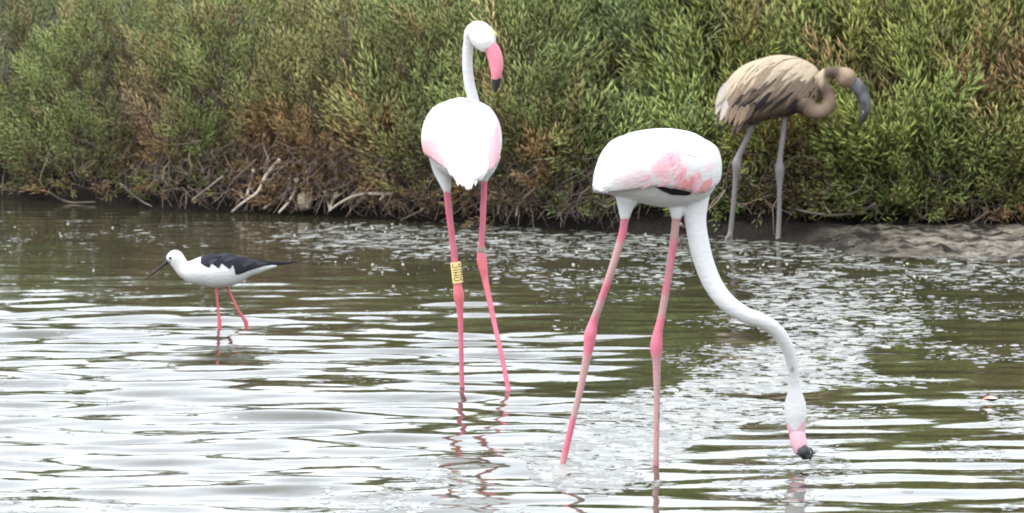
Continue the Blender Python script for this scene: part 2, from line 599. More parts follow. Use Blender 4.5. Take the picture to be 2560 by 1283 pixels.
def plume(seed, L=0.27, nb=7, nf=6, fl=0.072, fr=0.0043):
    """a whole branch end: side shoots round a leader, each set with succulent fingers, paler towards the growing tip"""
    R = np.random.default_rng(seed)
    V, T, f = [], [], []
    bend = np.array([R.uniform(-.3, .3), R.uniform(-.3, .3), 0])
    def ax(t): return np.array([0, 0, L * t]) + bend * L * t * t
    up = np.array([0, 0, 1.0])
    for i in range(nb):
        t = 0.05 + 0.9 * i / nb + R.uniform(0, .06)
        a = i * 2.4 + R.uniform(-.4, .4); tilt = math.radians(58 - 44 * t + R.uniform(-10, 10))
        d = np.array([math.sin(tilt) * math.cos(a), math.sin(tilt) * math.sin(a), math.cos(tilt)])
        sl = L * R.uniform(.30, .48) * (1.15 - .55 * t)
        for j in range(nf):
            q = (j + .6) / nf
            b_ = ax(t) + d * sl * q + up * sl * .25 * q * q
            a2 = j * 2.2 + R.uniform(-.4, .4); tl = math.radians(44 - 22 * q)
            e1 = np.cross(d, up); e1 /= np.linalg.norm(e1) + 1e-6; e2 = np.cross(d, e1)
            fd = d * math.cos(tl) + math.sin(tl) * (math.cos(a2) * e1 + math.sin(a2) * e2)
            g = finger(V, T, R, b_, fd, up, fl * R.uniform(.65, 1.1) * (1.1 - .3 * q), fr * R.uniform(.8, 1.1))
            f += [v * (0.72 + 0.5 * (.5 * t + .5 * q)) for v in g]
    return np.array(V), np.array(T), np.array(f)


PLUMES = [plume(500 + i) for i in range(9)]
SPRIGS = [sprig(100 + i) for i in range(10)]
FINE = [sprig(300 + i, n=13, L=0.17, fl=0.068, fr=0.0047) for i in range(8)]


def rand_rot(D):
    """rotation matrices taking +Z to each row of D, with a random spin"""
    D = D / np.linalg.norm(D, axis=1)[:, None]
    a = rng.normal(size=D.shape); a -= D * (a * D).sum(1)[:, None]; a /= np.linalg.norm(a, axis=1)[:, None]
    return np.stack([a, np.cross(D, a), D], -1)


def scatter(protos, pos, D, scale, cols):
    Vs, Ts, Cs, o = [], [], [], 0
    R = rand_rot(D)
    which = rng.integers(0, len(protos), len(pos))
    for k, (v, t, f) in enumerate(protos):
        idx = np.where(which == k)[0]
        if not len(idx): continue
        W = np.einsum('nij,vj->nvi', R[idx] * scale[idx, None, None], v) + pos[idx, None, :]
        c = cols[idx, None, :] * f[None, :, None]
        nv = len(v)
        Ts.append((t[None] + (o + np.arange(len(idx)) * nv)[:, None, None]).reshape(-1, 3))
        Vs.append(W.reshape(-1, 3)); Cs.append(c.reshape(-1, 3)); o += nv * len(idx)
    return np.vstack(Vs), np.vstack(Ts), np.vstack(Cs)


PAL = {
    'olive': np.array([0.190, 0.200, 0.076]), 'green': np.array([0.160, 0.205, 0.070]), 'yellow': np.array([0.240, 0.255, 0.070]),
    'sage': np.array([0.180, 0.215, 0.098]), 'rust': np.array([0.225, 0.148, 0.070]), 'brown': np.array([0.135, 0.095, 0.064]),
    'straw': np.array([0.25, 0.215, 0.10]),
}
PAL = {k_: v_ * 1.14 for k_, v_ in PAL.items()}
TRI = [0]


def twig_bundle(paths, rad):
    """paths (n,3,3): three points each -> three sided twigs"""
    n = len(paths)
    a = np.arange(3) * 2.0944
    D = paths[:, 2] - paths[:, 0]; D /= np.linalg.norm(D, axis=1)[:, None] + 1e-9
    R = rand_rot(D)
    ring = np.cos(a)[None, :, None] * R[:, None, :, 0] + np.sin(a)[None, :, None] * R[:, None, :, 1]
    rr = np.array([1.0, 0.75, 0.35])
    V = paths[:, :, None, :] + ring[:, None] * (rad[:, None] * rr[None])[:, :, None, None]
    V = V.reshape(n * 9, 3)
    t = []
    for i in range(2):
        for k in range(3):
            k2 = (k + 1) % 3; q = i * 3
            t += [(q + k, q + k2, q + 3 + k2), (q + k, q + 3 + k2, q + 3 + k)]
    t = np.array(t)
    return V, (t[None] + (np.arange(n) * 9)[:, None, None]).reshape(-1, 3)


def make_shrub(name, label, x, y, z0, rx, ry, h, n, base, second, rustiness, size, fine, seed, group, dead=0, upright=0.75, front=True, setback=0.46):
    root = empty(name, (x, y, z0))
    tag(root, label, 'shrub', group)
    # crown: shoots spread through a lumpy dome, denser on the outside
    m = int(n * 0.92)
    u = rng.normal(size=(m * 3, 3)); u /= np.linalg.norm(u, axis=1)[:, None]
    u = u[u[:, 2] > -0.42]
    u = u[rng.random(len(u)) < np.where(u[:, 1] < 0.25, 1.0, 0.25)][:m]
    lump = 0.56 + 0.88 * fbm(u * 2.7 + seed * 3.7, seed, 3)
    lay = np.where(rng.random(len(u)) < 0.68, rng.uniform(0.93, 1.04, len(u)), rng.uniform(0.55, 0.93, len(u)))
    pos = u * (lump * lay)[:, None] * np.array([rx, ry, h]) + np.array([x, y, z0 + 0.06])
    low = np.where(pos[:, 1] < bankY(pos[:, 0]) + 0.15, 0.035, z0 + 0.02) if front else np.full(len(pos), z0 - 0.02)
    keep = pos[:, 2] > low
    pos, u, lay, lump = pos[keep], u[keep], lay[keep], lump[keep]
    if front:                                   # skirt of shoots drooping over the edge of the bank
        k = int(n * (0.80 if setback > .6 else 0.42 if dead < 100 else 0.20))
        xs = rng.uniform(-1, 1, k); sx_ = x + xs * rx * 0.95
        sp = np.stack([sx_, bankY(sx_) + (rng.uniform(-.13, .10, k) if setback < .6 else rng.uniform(.05, .30, k)), rng.uniform(.07, .36, k) + .05 * fbm(np.stack([sx_ * 4, 0 * sx_, 0 * sx_], -1), 70)], -1)
        su = np.stack([xs * .5, np.full(k, -1.0), rng.uniform(-.5, .2, k)], -1); su /= np.linalg.norm(su, axis=1)[:, None]
        pos = np.vstack([pos, sp]); u = np.vstack([u, su]); lay = np.r_[lay, np.ones(k)]; lump = np.r_[lump, np.ones(k)]
    hh = (pos[:, 2] - 0.05) / (h + z0)
    D = u * np.array([1 / rx, 1 / ry, 1 / h]); D /= np.linalg.norm(D, axis=1)[:, None]
    D = 0.62 * D + np.array([0, 0, 1.0]) * upright * (0.35 + 0.65 * hh[:, None].clip(0, 1)) + rng.normal(0, 0.22, pos.shape)
    # pigment: patches of two greens, old growth turning rust and brown
    c = fbm(pos * 2.6 + 5, 40, 2)
    C = PAL[base][None] * (1 - c[:, None]) + PAL[second][None] * c[:, None]
    old = sstep(0.50, 0.70, fbm(pos * 3.4 + 17, 60, 3) - 0.06 + rustiness * (0.62 - hh) * 0.36 + rng.normal(0, .05, len(pos)))
    old2 = sstep(0.45, 0.7, fbm(pos * 5.0 + 3, 80, 2))[:, None]
    C = C * (1 - old[:, None]) + old[:, None] * (PAL['rust'] * (1 - old2) + PAL['brown'] * 1.15 * old2)
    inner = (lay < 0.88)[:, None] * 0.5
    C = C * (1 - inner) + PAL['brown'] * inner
    C *= rng.uniform(0.75, 1.3, (len(pos), 1))
    strw = rng.random(len(pos)) < 0.05
    C[strw] = PAL['straw'] * rng.uniform(.8, 1.3, (strw.sum(), 1))
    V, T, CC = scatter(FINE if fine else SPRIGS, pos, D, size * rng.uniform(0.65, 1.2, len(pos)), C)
    # larger branch ends stand out of the crown
    k = 175 if front else 52
    pi = rng.choice(np.where((lay > .92) & (pos[:, 2] > z0 + .12 * h))[0], k, replace=False)
    D2 = D[pi] + np.array([0, 0, .25]) * upright
    C2 = C[pi] * rng.uniform(.85, 1.6, (k, 1))
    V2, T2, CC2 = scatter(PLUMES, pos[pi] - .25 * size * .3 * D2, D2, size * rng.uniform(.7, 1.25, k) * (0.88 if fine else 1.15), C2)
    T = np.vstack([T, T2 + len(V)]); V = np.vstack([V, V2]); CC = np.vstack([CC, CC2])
    TRI[0] += len(T)
    V -= np.array([x, y, z0])
    o = bpy.data.objects.new('foliage', np_mesh('foliage', V, T, CC)); col.objects.link(o)
    o.data.materials.append(M_LEAF); o.parent = root; o['kind'] = 'stuff'
    # woody stems reaching from the root to the crown
    k = 46 if front else 22
    a = rng.uniform(0, 2 * math.pi, k); e = rng.uniform(0.15, 1.35, k)
    tip = np.stack([np.cos(a) * np.cos(e) * rx, np.sin(a) * np.cos(e) * ry, np.sin(e) * h], -1) * rng.uniform(.45, .75, (k, 1))
    st = np.stack([rng.normal(0, rx * .22, k), rng.normal(0, ry * .22, k), np.full(k, -0.05)], -1)
    mid = st * .45 + tip * .55 + rng.normal(0, 0.06, (k, 3)) + np.array([0, 0, .03])
    V, T = twig_bundle(np.stack([st, mid, tip], 1), rng.uniform(0.005, 0.012, k))
    o = bpy.data.objects.new('stems', np_mesh('stems', V, T, np.tile([0.13, 0.10, 0.075], (len(V), 1)) * rng.uniform(.7, 1.2, (len(V), 1))))
    col.objects.link(o); o.data.materials.append(M_WOOD); o.parent = root; o['kind'] = 'stuff'
    # a tangle of fine old twigs fills the inside
    k = 480 if front else 170
    u = rng.normal(size=(k, 3)); u /= np.linalg.norm(u, axis=1)[:, None]; u[:, 2] = np.abs(u[:, 2])
    p0 = u * rng.uniform(0.35, 0.9, (k, 1)) * np.array([rx, ry, h]) + np.array([0, 0, .03])
    d = u + rng.normal(0, .7, (k, 3)) + np.array([0, 0, .4]); d /= np.linalg.norm(d, axis=1)[:, None]
    L = rng.uniform(.08, .22, (k, 1))
    V, T = twig_bundle(np.stack([p0, p0 + d * L * .5 + rng.normal(0, .012, (k, 3)), p0 + d * L], 1), rng.uniform(.0018, .0042, k))
    cc = np.repeat(np.array([[0.085, 0.062, 0.045]]) * rng.uniform(.6, 1.5, (k, 1)), 9, 0)
    o = bpy.data.objects.new('inner_twigs', np_mesh('inner_twigs', V, T, cc))
    col.objects.link(o); o.data.materials.append(M_WOOD); o.parent = root; o['kind'] = 'stuff'
    if dead:
        # brittle dead twigs hanging from the skirt over the water
        k = dead
        xx = rng.uniform(-rx, rx, k)
        yy = bankY(x + xx) - y + rng.uniform(-.16, .08, k)
        zz = rng.uniform(-0.06, 0.20, k)
        p0 = np.stack([xx, yy, zz], -1)
        d = np.stack([rng.normal(0, .8, k), -np.abs(rng.normal(.25, .4, k)), rng.normal(-.35, .6, k)], -1); d /= np.linalg.norm(d, axis=1)[:, None]
        L = rng.uniform(.05, .17, (k, 1))
        p1 = p0 + d * L * .5 + rng.normal(0, .014, (k, 3)); p2 = p0 + d * L + np.array([0, 0, .03]) * rng.normal(0, 1, (k, 1))
        p2[:, 2] = np.maximum(p2[:, 2], -z0 + 0.01)
        V, T = twig_bundle(np.stack([p0, p1, p2], 1), rng.uniform(.0018, .004, k))
        cc = np.repeat(np.array([[0.20, 0.155, 0.125]]) * rng.uniform(.5, 1.35, (k, 1)), 9, 0)
        o = bpy.data.objects.new('dead_twigs', np_mesh('dead_twigs', V, T, cc))
        col.objects.link(o); o.data.materials.append(M_WOOD); o.parent = root; o['kind'] = 'stuff'
    return root


FRONT = [
    # px, half width px, height, shoots, base, second, rust, size, fine, dead, upright, label
    (-330, 260, 0.95, 420, 'olive', 'green', .7, .80, True, 60, .9, 'olive shrub at the west end of the bank, beside the rust-based shrub'),
    (70, 250, 0.86, 620, 'olive', 'sage', .95, .74, True, 160, .9, 'olive shrub with a wide rusty brown base above bare dark mud'),
    (330, 230, 0.90, 620, 'green', 'olive', .75, .74, True, 120, .9, 'fine leaved green shrub spilling right down to the waterline'),
    (600, 225, 0.88, 620, 'olive', 'green', .9, .76, True, 380, .9, 'olive shrub with bleached bent branches poking out underneath'),
    (865, 220, 0.84, 620, 'olive', 'straw', 1.25, .78, True, 800, .9, 'brown shrub with a grey skirt of dead twigs above a pale stone'),
    (1115, 205, 0.84, 560, 'olive', 'green', 1.2, .85, False, 480, .8, 'dark brownish shrub behind the flamingo wearing a yellow leg ring'),
    (1350, 190, 0.80, 560, 'olive', 'green', 1.0, .92, False, 650, .8, 'olive and rust shrub over a fuzzy patch of dead grey twigs'),
    (1610, 215, 1.02, 720, 'sage', 'green', .35, .98, False, 60, .95, 'tall pale sage green shrub behind the flamingo that is feeding'),
    (1850, 215, 0.92, 660, 'green', 'yellow', .35, 1.0, False, 40, .8, 'bright green shrub behind the legs of the grey-brown young flamingo'),
    (2075, 200, 0.86, 640, 'green', 'yellow', .45, 1.05, False, 60, .7, 'green shrub of long curving shoots below the young flamingo bill'),
    (2300, 205, 0.96, 680, 'yellow', 'green', .45, 1.05, False, 60, .9, 'yellow green shrub with upright feathery shoots above the pale strand'),
    (2525, 215, 0.90, 640, 'yellow', 'olive', .85, .95, False, 260, .8, 'yellowish shrub mixed with grey dead branches over the muddy strand'),
    (2830, 270, 1.0, 420, 'olive', 'yellow', .7, .95, False, 60, .8, 'olive shrub at the east end of the bank past the strand'),
]
shrubs = []
GRP = 'shrubs along the bank'
for i, (px, hw, h, n, ba, se, ru, sz, fi, dead, upr, lab) in enumerate(FRONT):
    x0 = (px - CX) / F * 21.3
    by = float(bankY(x0))
    x0 = (px - CX) / F * (by + .45)
    by = float(bankY(x0))
    rx = hw / F * by * 1.12
    ry = 0.62
    sb = 0.80 if 1500 < px < 2100 else 0.46
    y0 = by + sb
    z0 = float(ground_z(np.array([x0]), np.array([y0]))[0])
    shrubs.append(make_shrub('bank_shrub', lab, x0, y0, z0, rx, ry, h, n, ba, se, ru, sz, fi, i + 1, GRP, dead, upr, True, sb))
BACK = [(-560, 'olive', 'green', True, 1.10, 'low olive shrub inland, behind the west end of the bank'),
        (-190, 'olive', 'green', True, 1.12, 'low olive shrub inland, behind the shrub with a wide rusty base'),
        (190, 'olive', 'sage', True, 1.14, 'grey green shrub inland, behind the gap between rusty and green shrubs'),
        (520, 'green', 'olive', True, 1.14, 'green shrub inland, behind the one with bleached bent branches'),
        (840, 'olive', 'green', True, 1.16, 'olive shrub inland, behind the brown shrub with a dead twig skirt'),
        (1150, 'olive', 'green', False, 1.16, 'olive shrub inland, behind the head of the ringed flamingo'),
        (1440, 'green', 'olive', False, 1.22, 'dark green shrub inland, behind the olive and rust shrub'),
        (1740, 'sage', 'green', False, 1.34, 'high sage green shrub inland, behind the tall pale shrub'),
        (2040, 'green', 'yellow', False, 1.40, 'high green shrub inland, above the back of the young flamingo'),
        (2350, 'yellow', 'green', False, 1.42, 'high yellow green shrub inland, behind the feathery upright shrub'),
        (2660, 'olive', 'yellow', False, 1.40, 'high olive shrub inland, behind the shrub with grey dead branches'),
        (3020, 'olive', 'green', False, 1.38, 'high olive shrub inland, behind the east end of the bank')]
for i, (px, ba, se, fi, h, lab) in enumerate(BACK):
    x0 = (px - CX) / F * 22.6
    y0 = float(bankY(x0)) + 1.55
    z0 = float(ground_z(np.array([x0]), np.array([y0]))[0])
    make_shrub('inland_shrub', lab, x0, y0, z0, 0.46, 0.62, h - z0 - 0.06, 400, ba, se, .35, .85 if fi else 1.0, fi, 40 + i, 'shrubs inland of the bank', 0, .95, front=False)


def near_shrub(x):
    return min(shrubs, key=lambda s: abs(s.location.x - x))


# bleached dead branches sticking out of the shrubs (pixel paths on the bank plane)
def branch(pts, r0, tone=1.0, dy=-0.62):
    x = P(pts[0][0], pts[0][1], 21)[0]
    s = near_shrub(x)
    Yp = float(bankY(x)) - 0.14
    n = len(pts)
    c = [P(a, b_, Yp + 0.06 * math.sin(i * 1.7)) for i, (a, b_) in enumerate(pts)]
    c[-1][2] = max(c[-1][2], 0.012)
    V, fc = tube(c, np.linspace(r0, r0 * 0.45, n), m=6)
    me = poly_mesh('dead_branch', [(V, fc)])
    paint(me, np.tile(np.array([0.36, 0.31, 0.25]) * tone, (len(me.vertices), 1)) * rng.uniform(.8, 1.15, (len(me.vertices), 1)))
    link('dead_branch', me, s, [M_WOOD])


BR = [([(700, 400), (665, 440), (645, 480), (610, 505), (580, 530)], .011, 1), ([(634, 425), (627, 455), (618, 488), (608, 495), (600, 485)], .009, 1.1),
      ([(742, 448), (738, 475), (722, 505), (697, 532)], .011, 1.1), ([(728, 470), (700, 492), (660, 522)], .007, .7),
      ([(960, 440), (970, 470), (965, 485), (950, 500)], .012, 1.0), ([(945, 470), (942, 455), (960, 450), (968, 468)], .006, .9),
      ([(985, 485), (900, 487), (850, 508), (822, 528)], .009, .9), ([(812, 478), (818, 500), (824, 524)], .008, 1.1),
      ([(842, 485), (832, 505), (826, 520)], .011, 1.1), ([(1060, 495), (1075, 500), (1050, 528)], .008, .9),
      ([(1010, 450), (1040, 485), (1075, 505)], .006, .7), ([(560, 440), (520, 470), (480, 500)], .007, .6),
      ([(120, 480), (170, 505), (240, 520)], .006, .6), ([(300, 460), (350, 500), (380, 520)], .006, .8),
      ([(2190, 508), (2150, 530), (2080, 538), (2020, 530), (1985, 522)], .009, .6), ([(2060, 480), (2060, 510), (2075, 533)], .008, .6),
      ([(2320, 330), (2390, 400), (2440, 450)], .008, .8), ([(2450, 300), (2480, 350), (2545, 390)], .008, .9),
      ([(2470, 530), (2440, 550), (2400, 570)], .008, .9), ([(1700, 560), (1720, 575), (1735, 585)], .007, .9),
      ([(2500, 520), (2470, 545), (2455, 570)], .006, .8), ([(1250, 480), (1290, 500), (1330, 530)], .006, .8),
      ([(1340, 470), (1300, 505), (1290, 540)], .007, .8), ([(880, 440), (870, 470), (840, 495)], .006, .8),
      ([(905, 430), (925, 470), (935, 510)], .005, .8), ([(780, 440), (800, 470), (790, 500)], .005, .7)]
for pts, r, t in BR:
    branch(pts, r, t)

# a pale stone lodged under the brown shrub
def stone(name, px, py, Y, r, label, c, seed):
    u, f = [], []
    p = P(px, py, Y)
    m, n = 12, 8
    R = np.zeros((n, m, 3))
    for i in range(n):
        ph = math.pi * (i + .3) / (n - .4)
        for j in range(m):
            a = 2 * math.pi * j / m
            d = np.array([math.sin(ph) * math.cos(a), math.sin(ph) * math.sin(a), -math.cos(ph)])
            k = 0.75 + 0.5 * float(noise(np.array([d * 1.7 + seed]), seed)[0])
            R[i, j] = p + d * k * np.array(r)
    me = poly_mesh(name, [ring_mesh(R)], smooth=False)
    tag(link(name, me, None, [c]), label, 'stone')


M_STONE = plain_mat('pale_stone', (0.30, 0.25, 0.19), .85, .2, .3, 30, bump=.5)
stone('stone', 762, 503, float(bankY((762 - CX) / F * 21.5)) - .10, (.038, .04, .045), 'pale angular stone lodged in the dark mud under the brown shrub', M_STONE, 3)
stone('stone', 2230, 604, 19.85, (.035, .03, .022), 'small brown clod of dried mud on the pale strand', plain_mat('clod', (0.20, 0.15, 0.10), .9, .1, .3, 40, bump=.5), 8)

# ------------------------------------------------------------------ birds
class Loft:
    def __init__(s, C, hh, hw, up, lat):
        s.C, s.hh, s.hw = np.asarray(C), np.asarray(hh), np.asarray(hw)
        s.up, s.lat = np.asarray(up, float), np.asarray(lat, float)
        s.n = len(s.C)

    def at(s, t, th, off=0.0):
        t = np.asarray(t, float) * (s.n - 1)
        i = np.arange(s.n)
        C = np.stack([np.interp(t, i, s.C[:, k]) for k in range(3)], -1)
        hh = np.interp(t, i, s.hh) + off; hw = np.interp(t, i, s.hw) + off
        return C + (hh * np.cos(th))[..., None] * s.up + (hw * np.sin(th))[..., None] * s.lat

    def mesh(s, m=36):
        th = np.linspace(0, 2 * math.pi, m, endpoint=False)
        R = s.C[:, None] + s.hh[:, None, None] * np.cos(th)[None, :, None] * s.up + s.hw[:, None, None] * np.sin(th)[None, :, None] * s.lat
        return ring_mesh(R)

    def frame(s, t, th, side):
        e = 0.01
        p = s.at(np.array([t]), np.array([th * side]))[0]
        a = s.at(np.array([max(t - e, 0)]), np.array([th * side]))[0]; c = s.at(np.array([min(t + e, 1)]), np.array([th * side]))[0]
        d = s.at(np.array([t]), np.array([(th + 0.03) * side]))[0]
        fwd = (c - a) / np.linalg.norm(c - a); dn = (d - p) / (np.linalg.norm(d - p) + 1e-9)
        n = np.cross(fwd, dn); n /= np.linalg.norm(n)
        ctr = np.array([np.interp(t * (s.n - 1), np.arange(s.n), s.C[:, k]) for k in range(3)])
        if np.dot(n, p - ctr) < 0: n = -n
        return p, fwd, dn, n


def side_loft(keys, Y, yaw=0.0, n=48):
    """keys: px, top row, bottom row, half width px; the bird's axis lies along x, turned by yaw"""
    s = Y / F
    K = catmull(np.array(keys, float), n)
    x0 = K[:, 0].mean()
    top = np.array([P(a, b_, Y) for a, b_ in K[:, :2]]); bot = np.array([P(a, b_, Y) for a, b_ in K[:, [0, 2]]])
    C = (top + bot) / 2
    C[:, 1] = Y + (K[:, 0] - x0) * s * math.tan(yaw)
    return Loft(C, np.abs(top - bot)[:, 2] / 2, np.maximum(K[:, 3], 2) * s, (0, 0, 1), (math.sin(yaw), -math.cos(yaw), 0))


def wing(loft, side, t0, t1, th_top, edge, off=0.012, thick=0.007, nt=46, nh=18, sink=0.006):
    """folded wing lying on the flank; edge(t) is the angle of its lower border"""
    t = np.linspace(t0, t1, nt); rows_o, rows_i = [], []
    for tt in t:
        e = edge(tt); th = np.linspace(th_top, max(e, th_top + .05), nh)
        w = np.linspace(0, 1, nh)
        end = min(1, (tt - t0) / 0.06, (t1 - tt) / 0.06)
        oo = (-sink + (off + sink) * sstep(0, .35, w)) * max(end, 0) + (-abs(sink)) * (1 - max(end, 0))
        rows_o.append(loft.at(np.full(nh, tt), th * side, 0) + outw(loft, tt, th * side) * oo[:, None])
        rows_i.append(loft.at(np.full(nh, tt), th * side, 0) + outw(loft, tt, th * side) * (oo - thick)[:, None])
    O = np.array(rows_o); I = np.array(rows_i)
    R = np.concatenate([O, I[:, ::-1]], 1)          # closed loop per station
    return ring_mesh(R)


def wing_off(th_top, edge, off, t0, t1):
    """how far the folded wing stands off the body at a spot"""
    def f(t, th):
        w = (th - th_top) / max(edge(t) - th_top, .05)
        if w > 1.02 or t < t0 or t > t1: return .001
        end = max(0, min(1, (t - t0) / .06, (t1 - t) / .06))
        return max(0.0, float((-.006 + (off + .006) * sstep(0, .35, np.array(w))) * end - .006 * (1 - end))) + .0008
    return f


def outw(loft, t, th):
    v = np.cos(th)[:, None] * loft.up + np.sin(th)[:, None] * loft.lat
    return v


FEATHERS = {}


def feather_mesh(color, tipc=None, shape='round', edgec=None):
    key = (tuple(color), tuple(tipc or ()), shape, tuple(edgec or ()))
    if key in FEATHERS: return FEATHERS[key]
    tt = np.array([0, .12, .35, .6, .8, .92, 1.0])
    ww = {'round': np.array([.16, .30, .48, .5, .42, .26, .04]), 'point': np.array([.2, .34, .46, .40, .26, .13, .01])}[shape]
    V, C, T = [], [], []
    c0 = np.array(color); c1 = np.array(tipc or color); ce = np.array(edgec or color)
    for t, w in zip(tt, ww):
        for k in (-1, 0, 1):
            V.append((k * w, t, 0.10 * (1 - abs(k)) + 0.10 * math.sin(t * 2.6)))
            b_ = c0 * (1 - t) + c1 * t
            C.append(b_ if k == 0 else b_ * .55 + ce * .45)
    for i in range(len(tt) - 1):
        for k in (0, 1):
            a = i * 3 + k
            T += [(a, a + 1, a + 4), (a, a + 4, a + 3)]
    me = np_mesh('feather', np.array(V), T, np.array(C))
    me.materials.append(M_PLUME)
    FEATHERS[key] = me
    return me


def put_feather(root, me, p, d, n, L, W, lift=0.08, thick=0.02):
    d = np.asarray(d, float); d /= np.linalg.norm(d)
    n = np.asarray(n, float); n = n - d * np.dot(n, d); n /= np.linalg.norm(n)
    d2 = d + n * lift; d2 /= np.linalg.norm(d2)
    n2 = n - d2 * np.dot(n, d2); n2 /= np.linalg.norm(n2)
    w = np.cross(d2, n2)
    Mx = Matrix(((w[0] * W, d2[0] * L, n2[0] * thick, p[0]), (w[1] * W, d2[1] * L, n2[1] * thick, p[1]), (w[2] * W, d2[2] * L, n2[2] * thick, p[2]), (0, 0, 0, 1)))
    o = bpy.data.objects.new('feather', me); col.objects.link(o)
    o.parent = root
    o.matrix_parent_inverse = Matrix.Translation(-Vector(root.location))
    o.matrix_basis = Mx
    return o


SHAPES = {'round': np.array([.16, .30, .48, .5, .42, .26, .04]), 'point': np.array([.2, .34, .46, .40, .26, .13, .01])}


def lay_feather(root, loft, t, th, side, L, W, ang, c0, c1, ce, off, rise=.004, shape='round'):
    """a feather that follows the curve of the body; ang is how far it slants from tailwards to downwards"""
    e = .01
    pt = loft.at(np.array([max(t - e, 0), min(t + e, 1)]), np.array([th, th]) * side); dt_ = np.linalg.norm(pt[1] - pt[0]) / (min(t + e, 1) - max(t - e, 0))
    ph = loft.at(np.array([t, t]), np.array([th - .03, th + .03]) * side); dh_ = np.linalg.norm(ph[1] - ph[0]) / .06
    V, C, T = [], [], []
    tt = np.array([0, .12, .35, .6, .8, .92, 1.0]); ww = SHAPES[shape]
    c0, c1, ce = np.array(c0), np.array(c1), np.array(ce)
    for q, w in zip(tt, ww):
        for k in (-1, 0, 1):
            a_, b_ = L * q, k * w * W
            u = a_ * math.cos(ang) + b_ * math.sin(ang); v = a_ * math.sin(ang) - b_ * math.cos(ang)
            t2 = min(max(t - u / dt_, 0.004), .996); h2 = th + v / max(dh_, .02)
            over = max(0, u / dt_ - t + .004) * dt_
            p = loft.at(np.array([t2]), np.array([h2 * side]))[0] + outw(loft, t2, np.array([h2 * side]))[0] * (off(t2, h2) - .003 * (1 - min(1, q * 3)) + rise * q + (.0006 if k == 0 else 0))
            V.append(p); base_ = c0 * (1 - q) + c1 * q
            C.append(base_ if k == 0 else base_ * .55 + ce * .45)
    for i in range(len(tt) - 1):
        for k in (0, 1):
            a_ = i * 3 + k
            T += [(a_, a_ + 1, a_ + 4), (a_, a_ + 4, a_ + 3)]
    return link('feather', np_mesh('feather', np.array(V), T, np.array(C)), root, [M_PLUME])


def leg_path(points, Y, foot_z=-0.15, m=12):
    """points: (px, row, radius px, dY); carried on below the water to the lake bed"""
    s = Y / F
    C = [P(a, b_, Y + d) for a, b_, r, d in points]
    R = [r * s for a, b_, r, d in points]
    v = C[-1] - C[-2]; v = v / abs(v[2])
    end = C[-1] + v * (C[-1][2] - foot_z - 0.004)
    C.append(end); R.append(R[-1])
    return tube(C, R, m=m), end


def toes(end, r, L, ang):
    out = []
    for a in (-.5, 0, .5):
        d = np.array([math.sin(ang + a), math.cos(ang + a), 0])
        out.append(tube([end + [0, 0, .012], end + d * L * .5 + [0, 0, .008], end + d * L + [0, 0, .003]], [r, r * .8, r * .4], m=8))
    return out


def pxcoord(co, Y):
    """bird-plane coordinates (left-right, up-down) in reference pixels at the bird's own distance"""
    px = CX + co[:, 0] * F / Y
    z0 = P(CX, 0, Y)[2]; z1 = P(CX, 1000, Y)[2]
    return px, (co[:, 2] - z0) / (z1 - z0) * 1000


def blob(px, py, cx, cy, rx, ry, ang=0.0):
    a = math.radians(ang); dx, dy = px - cx, py - cy
    u = dx * math.cos(a) + dy * math.sin(a); v = -dx * math.sin(a) + dy * math.cos(a)
    return np.hypot(u / rx, v / ry)


def mixc(A, B, w):
    return A * (1 - w[:, None]) + np.asarray(B) * w[:, None]


def split_mats(me, mask_vert, mats):
    """second material on polygons whose vertices are all in the mask"""
    for m in mats: me.materials.append(m)
    n = len(me.polygons)
    ls = np.empty(n, dtype=np.int32); me.polygons.foreach_get('loop_start', ls)
    vi = np.empty(len(me.loops), dtype=np.int32); me.loops.foreach_get('vertex_index', vi)
    me.polygons.foreach_set('material_index', mask_vert[vi[ls]].astype(np.int32))


WHITE = np.array([0.52, 0.519, 0.515]); PINK = np.array([0.60, 0.20, 0.25]); PALEPINK = np.array([0.63, 0.38, 0.40]); CORAL = np.array([0.50, 0.115, 0.115])
LEGPINK = np.array([0.42, 0.105, 0.150])


def colour_part(name, parts, parent, fn, matl, m=None):
    me = poly_mesh(name, parts)
    paint(me, fn(coords(me)))
    return link(name, me, parent, [matl])


def eye(parent, p, r):
    me = poly_mesh('eye', [tube([np.array(p) + [0, 0, -r], np.array(p) + [0, 0, -r * .7], np.array(p), np.array(p) + [0, 0, r * .7], np.array(p) + [0, 0, r]], [r * .1, r * .7, r, r * .7, r * .1], m=10)])
    return link('eye', me, parent, [M_EYE])


# ---------------------------------------------------------------- flamingo seen from behind (ringed)
YA = float(rowY(968))
sA = YA / F
rootA = empty('flamingo', (G(1200, 968)[0], YA, -0.15))
tag(rootA, 'white flamingo seen from behind, neck raised, yellow ring on one pink leg', 'flamingo', 'wading birds')
kA = np.array([  # dY, px, row, half width px, half height px
    (-.245, 1178, 448, 16, 7), (-.20, 1175, 428, 42, 24), (-.14, 1168, 396, 68, 54), (-.06, 1158, 362, 87, 87),
    (.04, 1154, 346, 93, 98), (.13, 1156, 340, 88, 94), (.20, 1164, 334, 74, 78), (.25, 1170, 322, 42, 48), (.275, 1174, 315, 14, 16)])
K = catmull(kA, 48)
loftA = Loft(np.array([P(r[1], r[2], YA + r[0]) for r in K]), K[:, 4] * sA, K[:, 3] * sA, (0, 0, 1), (1, 0, 0))
partsA = [loftA.mesh(40)]
neck = [(1176, 318, 30, .20), (1184, 285, 20, .25), (1183, 250, 15, .25), (1174, 212, 14, .24), (1169, 172, 13.5, .23), (1169, 132, 13.5, .22), (1173, 104, 15, .21),
        (1180, 84, 21, .20), (1194, 80, 29, .185), (1206, 92, 32, .17), (1215, 108, 28, .16), (1223, 123, 17, .155)]
